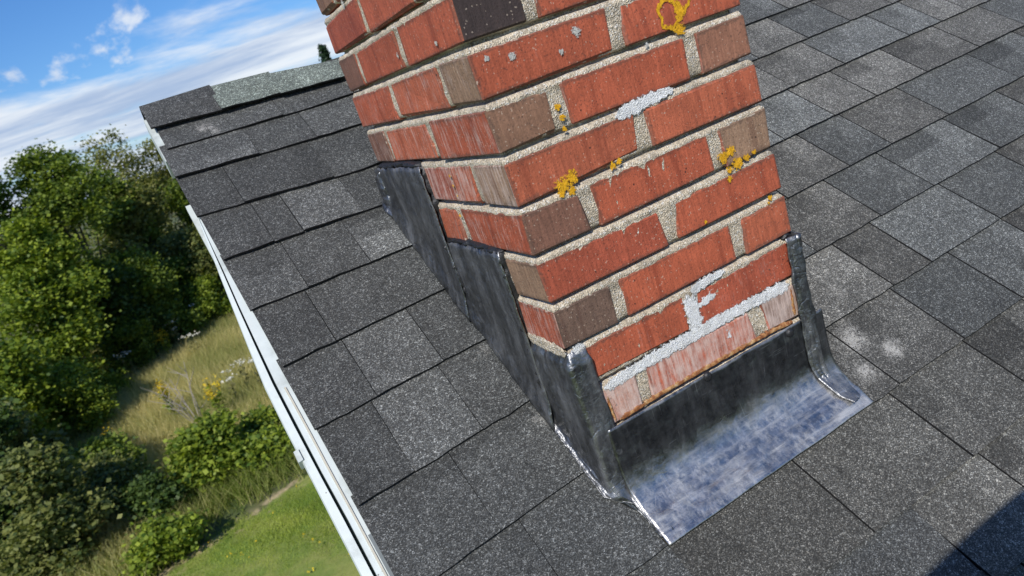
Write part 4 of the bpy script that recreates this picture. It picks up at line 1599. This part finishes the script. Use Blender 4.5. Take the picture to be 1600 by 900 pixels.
rng = np.random.default_rng(90)
C_ = []
for i in range(900):
    fx0 = rng.uniform(-60, 70); fy0 = rng.uniform(48, 66)
    top = 4.0 + 0.9 * math.sin(fx0 * 0.7) + 0.6 * math.sin(fx0 * 1.9 + 1)
    c = np.array([fx0, fy0, GROUND + top * math.sqrt(rng.random())])
    C_.append(c + rng.normal(size=(40, 3)) * np.array([0.6, 0.6, 0.45]))
C_ = np.concatenate(C_)
me = quads_mesh('far_woods', leaves(C_, 0.34, rng))
rnd_attr(me, np.clip(rng.normal(0.4, 0.25, len(C_)), 0, 1), 4)
tag(obj('far_woods', me, M_LEAF['olive']), 'distant low belt of woods behind the forest edge', None, kind='stuff')

for i, (x, y, h, rd, kd, lb) in enumerate([
        (-3.75, 17.6, 1.7, 0.8, 'fresh', 'low sunlit shrub beside the left end of the meadow'), (-4.75, 15.3, 2.3, 0.9, 'fresh', 'sunlit shrub at the left picture edge above the bronzed ones'),
        (-2.75, 21.6, 1.7, 0.75, 'deep', 'low green shrub under the tall left tree'), (-1.55, 22.8, 1.5, 0.75, 'deep', 'low green shrub at the foot of the forest edge'),
        (-0.45, 23.6, 1.5, 0.75, 'fresh', 'bright shrub at the far corner of the meadow'), (-3.0, 13.2, 1.0, 0.55, 'deep', 'low green shrub between bronzed shrubs and meadow'), (-0.55, 11.3, 0.4, 0.4, 'fresh', 'low weeds in front of the bramble by the trim')]):
    tree('shrub', x, y, h, rd, kd, lb, 'shrub', 140 + i, 240, 50, 0.085, 9, 0.0, 0.24)

# spruce whose tip shows over the ridge
def spruce(x, y, h, rad, label, seed):
    rng = np.random.default_rng(seed)
    root = empty('spruce_tree', (x, y, GROUND), label, 'tree')
    obj('trunk', mesh_np('trunk', *tube([(x, y, GROUND - 0.1), (x, y, GROUND + h * 0.98)], [0.14, 0.01]), True), M_BARK, root)
    C_ = []
    z = 0.4
    while z < h:
        rr_ = rad * (1 - z / h) ** 0.85 + 0.05
        for b in range(9):
            a = rng.uniform(0, math.tau)
            L = rr_ * rng.uniform(0.7, 1.15)
            n = int(34 + 60 * L)
            tt = rng.uniform(0.05, 1, n)
            pts = np.stack([x + np.cos(a) * tt * L, y + np.sin(a) * tt * L, GROUND + z - 0.28 * tt * L + 0.22 * (tt * L) ** 2], 1)
            C_.append(pts + rng.normal(size=(n, 3)) * 0.05)
        z += 0.19
    C_ = np.concatenate(C_)
    me = quads_mesh('crown', leaves(C_, 0.11, rng, 0.5))
    rnd_attr(me, rng.uniform(0, 1, len(C_)), 4)
    obj('crown', me, M_LEAF['spruce'], root)


spruce(6.55, 26.4, 7.12, 1.5, 'spruce whose dark tip shows over the ridge beside the chimney', 51)


# grasses
def blades(name, n, region, hmin, hmax, wd, m, seed, tone=lambda x, y: 0.5, lean=0.35, keep=None):
    rng = np.random.default_rng(seed)
    x = rng.uniform(region[0], region[1], n); y = rng.uniform(region[2], region[3], n)
    if keep is not None:
        k = keep(x, y, rng)
        x, y = x[k], y[k]
    n = len(x)
    h = rng.uniform(hmin, hmax, n)
    a = rng.uniform(0, math.tau, n)
    ln = rng.normal(size=(n, 2)) * lean * h[:, None]
    z = np.full(n, GROUND - 0.03)
    wx, wy = np.cos(a) * wd, np.sin(a) * wd
    V = np.stack([np.stack([x - wx, y - wy, z], 1), np.stack([x + wx, y + wy, z], 1), np.stack([x + ln[:, 0], y + ln[:, 1], z + h], 1)], 1)
    me = quads_mesh(name, V, 3)
    tn = np.clip(tone(x, y) + rng.normal(size=n) * 0.2, 0, 1)
    rnd_attr(me, tn, 3)
    return obj(name, me, m)


def edge_y(x):
    """far edge of the mown lawn"""
    return 10.35 + 0.33 * x + 0.18 * np.sin(x * 3.1) + 0.1 * np.sin(x * 7.7)


tag(blades('lawn_grass', 330000, (-6, 3.0, 4.5, 13), 0.035, 0.075, 0.006, M_GRASS, 61,
           lambda x, y: 0.5 + 0.3 * np.sin(x * 2.3 + 1) * np.sin(y * 1.9) + 0.2 * np.sin(x * 6.1 + y * 4.7), 0.5, lambda x, y, r: y < edge_y(x) + r.normal(size=len(x)) * 0.06), 'mown green lawn below the gable', None, kind='stuff')
tag(blades('meadow_grass', 300000, (-7, 6, 9.0, 27), 0.18, 0.52, 0.009, M_MEADOW, 62,
           lambda x, y: np.where(y - edge_y(x) < 1.6, 0.18, 0.58) + 0.25 * np.sin(x * 1.3 + y * 0.8) * np.sin(y * 0.9 - x * 0.5), 0.45, lambda x, y, r: (y > edge_y(x) + r.uniform(0, 0.5, len(x))) & (r.random(len(x)) < np.clip((y - edge_y(x)) / 0.8, 0.25, 1))), 'tall straw coloured meadow grass behind the lawn', None, kind='stuff')
# mown lawn flowers
rng = np.random.default_rng(63)
fx = rng.uniform(-3, 1.5, 70); fy = rng.uniform(6.5, 10.8, 70)
k = fy < edge_y(fx) - 0.1
c = np.stack([fx[k], fy[k], np.full(k.sum(), GROUND + 0.06)], 1)
c = np.repeat(c, 5, 0) + rng.normal(size=(5 * k.sum(), 3)) * 0.012
me = quads_mesh('lawn_flowers', leaves(c, 0.026, rng, 0.1))
rnd_attr(me, rng.uniform(0, 1, len(c)), 4)
tag(obj('lawn_flowers', me, M_YELLOW), 'tiny yellow flowers scattered through the lawn', None, kind='stuff')


def herb(name, x, y, h, rad, m, label, cat, group, seed, nstem=7, leafkind='fresh', flat=False, fs=0.045, nfl=26):
    rng = np.random.default_rng(seed)
    root = empty(name, (x, y, GROUND), label, cat, group)
    parts, lc, fc = [], [], []
    for i in range(nstem):
        a = rng.uniform(0, math.tau); d = rad * rng.uniform(0.1, 1)
        hh = h * rng.uniform(0.75, 1.1)
        tx, ty = x + d * math.cos(a), y + d * math.sin(a)
        parts.append(tube([(x + 0.3 * (tx - x), y + 0.3 * (ty - y), GROUND - 0.02), (tx, ty, GROUND + hh)], [0.006, 0.003], 4))
        tt = rng.uniform(0.1, 0.9, 14)
        lc.append(np.stack([x + (0.3 + 0.7 * tt) * (tx - x), y + (0.3 + 0.7 * tt) * (ty - y), GROUND + tt * hh], 1) + rng.normal(size=(14, 3)) * 0.03)
        sc_ = np.array([0.075, 0.075, 0.012]) if flat else np.array([0.04, 0.04, 0.085])
        fc.append(np.array([tx, ty, GROUND + hh]) + rng.normal(size=(nfl, 3)) * sc_)
    obj('stem', mesh_np('stem', *merge(parts)), M_LEAF['straw'], root)
    lc = np.concatenate(lc); me = quads_mesh('foliage', leaves(lc, 0.09, rng)); rnd_attr(me, rng.uniform(0.2, 0.9, len(lc)), 4)
    obj('foliage', me, M_LEAF[leafkind], root)
    fc = np.concatenate(fc); me = quads_mesh('blossom', leaves(fc, fs, rng, 0.15)); rnd_attr(me, rng.uniform(0, 1, len(fc)), 4)
    obj('blossom', me, m, root)


GR = 'goldenrod in the meadow'
for i, (x, y, h, lb) in enumerate([(-3.5, 20.4, 1.0, 'yellow green flowering clump at the shaded left end of the meadow'), (-2.95, 14.2, 0.8, 'yellow goldenrod in front of the turning shrub'),
                                   (-1.95, 15.8, 0.85, 'yellow goldenrod just left of the bare grey twigs'), (-1.05, 14.2, 0.9, 'yellow goldenrod between bare twigs and bramble'),
                                   (-1.9, 21.6, 0.8, 'yellow goldenrod far back at the edge of the dark trees')]):
    herb('goldenrod', x, y, h, 0.24, M_YELLOW, lb, 'plant', GR, 70 + i, 8)
for i, (x, y, h, lb) in enumerate([(-0.9, 22.8, 1.0, 'cream wildflower far back in the meadow, nearest the white trim'), (-1.6, 21.9, 0.9, 'cream wildflower at the foot of the dark trees'),
                                   (-1.25, 20.4, 0.85, 'cream wildflower just in front of the dark tree line'), (-0.12, 14.9, 0.85, 'cream wildflower beside the white trim, above the bramble'),
                                   (-0.42, 15.5, 0.8, 'cream wildflower behind the low bramble near the trim'), (-0.75, 14.9, 0.75, 'cream wildflower between the bare twigs and the trim'),
                                   (-2.9, 20.7, 1.0, 'cream wildflower beside the yellow green flowering clump'), (-3.7, 20.9, 0.9, 'leftmost cream wildflower, close to the left shrubs')]):
    herb('white_wildflower', x, y, h, 0.2, M_WHITEFL, lb, 'plant', 'white wildflowers in the meadow', 80 + i, 3, 'straw', True, 0.05, 14)
# bare twiggy shrub
r = random.Random(5)
parts = []
bx, by = -1.5, 14.6
for i in range(7):
    a = r.uniform(0, math.tau)
    p0 = Vector((bx, by, GROUND))
    d = Vector((math.cos(a) * 0.5, math.sin(a) * 0.5, r.uniform(0.8, 1.4)))
    pts = [p0, p0 + d * 0.4 + Vector((r.uniform(-.05, .05), r.uniform(-.05, .05), 0)), p0 + d * r.uniform(0.8, 1.0)]
    parts.append(tube(pts, [0.012, 0.009, 0.004], 5))
    for b in range(3):
        f = r.uniform(0.35, 0.85)
        q = p0 + d * f
        e = Vector((r.uniform(-.35, .35), r.uniform(-.35, .35), r.uniform(0.15, 0.4)))
        parts.append(tube([q, q + e * 0.5, q + e], [0.007, 0.005, 0.002], 4))
tag(obj('bare_shrub', mesh_np('bare_shrub', *merge(parts)), M_DEADWOOD), 'leafless grey twigs standing in the dry meadow grass', 'shrub')

# ------------------------------------------------------------------ the photographer, standing just out of the picture; the shadow falls on the tabs
def skin(name, joints, edges, m, parent, sub=2):
    me = bpy.data.meshes.new(name)
    me.from_pydata([j[:3] for j in joints], edges, [])
    o = obj(name, me, m, parent)
    sm = o.modifiers.new('skin', 'SKIN')
    sk = me.skin_vertices[0].data
    for i, j in enumerate(joints):
        sk[i].radius = (j[3], j[3])
    sk[0].use_root = True
    sb_ = o.modifiers.new('smooth', 'SUBSURF')
    sb_.levels = sub; sb_.render_levels = sub
    return o


fx_, fy_ = -0.10, -1.42
fz = roof_z(fx_, fy_) + 0.03
person = empty('person', (fx_, fy_, fz), 'photographer in dark jacket beside the roof, seen only by the shadow in the corner', 'person')
shr, shl = Vector((0.09, -1.06, 0.40)), Vector((-0.31, -1.20, 0.38))
elr, ell = Vector((0.150, -0.850, 0.385)), Vector((-0.52, -1.02, 0.22))
hr, hl = CAM + RIGHT * 0.098 + DOWN * 0.02 - FWD * 0.035, CAM - RIGHT * 0.10 + DOWN * 0.01 - FWD * 0.04
J = [(-0.12, -1.34, -0.20, 0.14), (-0.13, -1.28, 0.02, 0.14), (-0.14, -1.20, 0.26, 0.155), (-0.145, -1.17, 0.42, 0.065), (-0.15, -1.13, 0.50, 0.055),
     (*shr, 0.068), (*elr, 0.052), (*(elr.lerp(hr, 0.55)), 0.044), (*hr.lerp(elr, 0.08), 0.030),
     (*shl, 0.068), (*ell, 0.05), (*(ell.lerp(hl, 0.55)), 0.04), (*hl.lerp(ell, 0.08), 0.030),
     (0.0, -1.35, -0.34, 0.09), (0.05, -1.26, -0.66, 0.065), (0.06, -1.40, roof_z(0.06, -1.40) + 0.10, 0.05), (0.06, -1.29, roof_z(0.06, -1.29) + 0.05, 0.045),
     (-0.24, -1.36, -0.34, 0.09), (-0.30, -1.32, -0.70, 0.065), (-0.30, -1.50, roof_z(-0.3, -1.50) + 0.10, 0.05), (-0.30, -1.39, roof_z(-0.3, -1.39) + 0.05, 0.045)]
E_ = [(0, 1), (1, 2), (2, 3), (3, 4), (2, 5), (5, 6), (6, 7), (7, 8), (2, 9), (9, 10), (10, 11), (11, 12), (0, 13), (13, 14), (14, 15), (15, 16), (0, 17), (17, 18), (18, 19), (19, 20)]
body = skin('body', J, E_, M_JACKET, person)
# head with face
V, F = [], []
hc = Vector((-0.150, -1.150, 0.590))
look = (CAM - hc).normalized()
sidev = look.cross(Vector((0, 0, 1))).normalized()
upv = sidev.cross(look)
for j in range(17):
    ph = j / 16 * math.pi
    for i in range(24):
        a = i / 24 * math.tau
        d = Vector((math.sin(ph) * math.cos(a), math.sin(ph) * math.sin(a), math.cos(ph)))   # x: side, y: forward
        r0 = Vector((0.074 * d.x, 0.096 * d.y, 0.118 * d.z))
        if d.z < -0.2: r0.x *= 1 - 0.28 * (-d.z - 0.2); r0.y *= 1 - 0.12 * (-d.z - 0.2)
        fr = max(0, d.y) ** 6
        nose = math.exp(-((d.x / 0.16) ** 2) - ((d.z + 0.12) / 0.2) ** 2) * fr * 0.024
        eye = -sum(math.exp(-(((d.x - e) / 0.14) ** 2) - ((d.z - 0.08) / 0.10) ** 2) for e in (-0.38, 0.38)) * max(0, d.y) ** 2 * 0.010
        mouth = math.exp(-((d.x / 0.25) ** 2) - ((d.z + 0.48) / 0.07) ** 2) * max(0, d.y) * 0.006
        ear = sum(math.exp(-((d.x - e) / 0.12) ** 2 - ((d.z + 0.02) / 0.25) ** 2 - (d.y / 0.22) ** 2) for e in (-1, 1)) * 0.016
        r0.y += nose + eye + mouth
        r0.x += math.copysign(ear, d.x)
        V.append(hc + sidev * r0.x + look * r0.y + upv * r0.z)
for j in range(16):
    for i in range(24):
        F.append((j * 24 + i, j * 24 + (i + 1) % 24, (j + 1) * 24 + (i + 1) % 24, (j + 1) * 24 + i))
obj('head', mesh_np('head', V, F, True), M_SKIN, person)
V2, F2 = [], []
for j in range(11):
    ph = j / 10 * math.pi * 0.60
    for i in range(24):
        a = i / 24 * math.tau
        d = Vector((math.sin(ph) * math.cos(a), math.sin(ph) * math.sin(a), math.cos(ph)))
        k_ = 1.0 if d.y < 0.25 or d.z > 0.55 else 0.86
        V2.append(hc + sidev * 0.083 * d.x * k_ + look * 0.104 * d.y * k_ + upv * (0.127 * d.z + 0.004))
for j in range(10):
    for i in range(24):
        F2.append((j * 24 + i, j * 24 + (i + 1) % 24, (j + 1) * 24 + (i + 1) % 24, (j + 1) * 24 + i))
obj('hair', mesh_np('hair', V2, F2, True), M_HAIR, person)
for hnd, sgn, elb in ((hr, 1, elr), (hl, -1, ell)):
    wrist = hnd.lerp(elb, 0.10)
    knuck = hnd + RIGHT * 0.004 * sgn
    obj_j = [(*wrist, 0.024), (*hnd.lerp(wrist, 0.3), 0.026), (*knuck, 0.022)]
    ed = [(0, 1), (1, 2)]
    for f in range(4):
        o_ = DOWN * (0.030 - 0.020 * f)
        L = (0.9, 1.05, 1.0, 0.8)[f]
        b = len(obj_j)
        a0 = knuck + o_ * 0.8
        obj_j += [(*a0, 0.010), (*(a0 - RIGHT * sgn * 0.004 + FWD * 0.026 * L - FWD * 0.010), 0.009), (*(a0 - RIGHT * sgn * 0.026 * L + FWD * 0.014), 0.0085)]
        ed += [(2, b), (b, b + 1), (b + 1, b + 2)]
    b = len(obj_j)
    a0 = hnd.lerp(wrist, 0.35) + DOWN * 0.022
    obj_j += [(*a0, 0.012), (*(a0 - RIGHT * sgn * 0.022 - FWD * 0.006), 0.0105), (*(a0 - RIGHT * sgn * 0.045 - FWD * 0.004), 0.009)]
    ed += [(1, b), (b, b + 1), (b + 1, b + 2)]
    skin('hand', obj_j, ed, M_SKIN, person, 1)
# the phone it was taken with
V, F = box_np((-0.075, -0.037, 0.010), (0.075, 0.037, 0.018))
ph = bpy.data.objects.new('phone', mesh_np('phone', V, F))
ph.data.materials.append(M_PHONE)
col.objects.link(ph)
ph.matrix_world = cm @ Matrix.Translation((0.045, -0.02, 0))
bv = ph.modifiers.new('round', 'BEVEL'); bv.width = 0.0035; bv.segments = 3
tag(ph, 'black phone held up by the photographer outside the picture', 'phone')
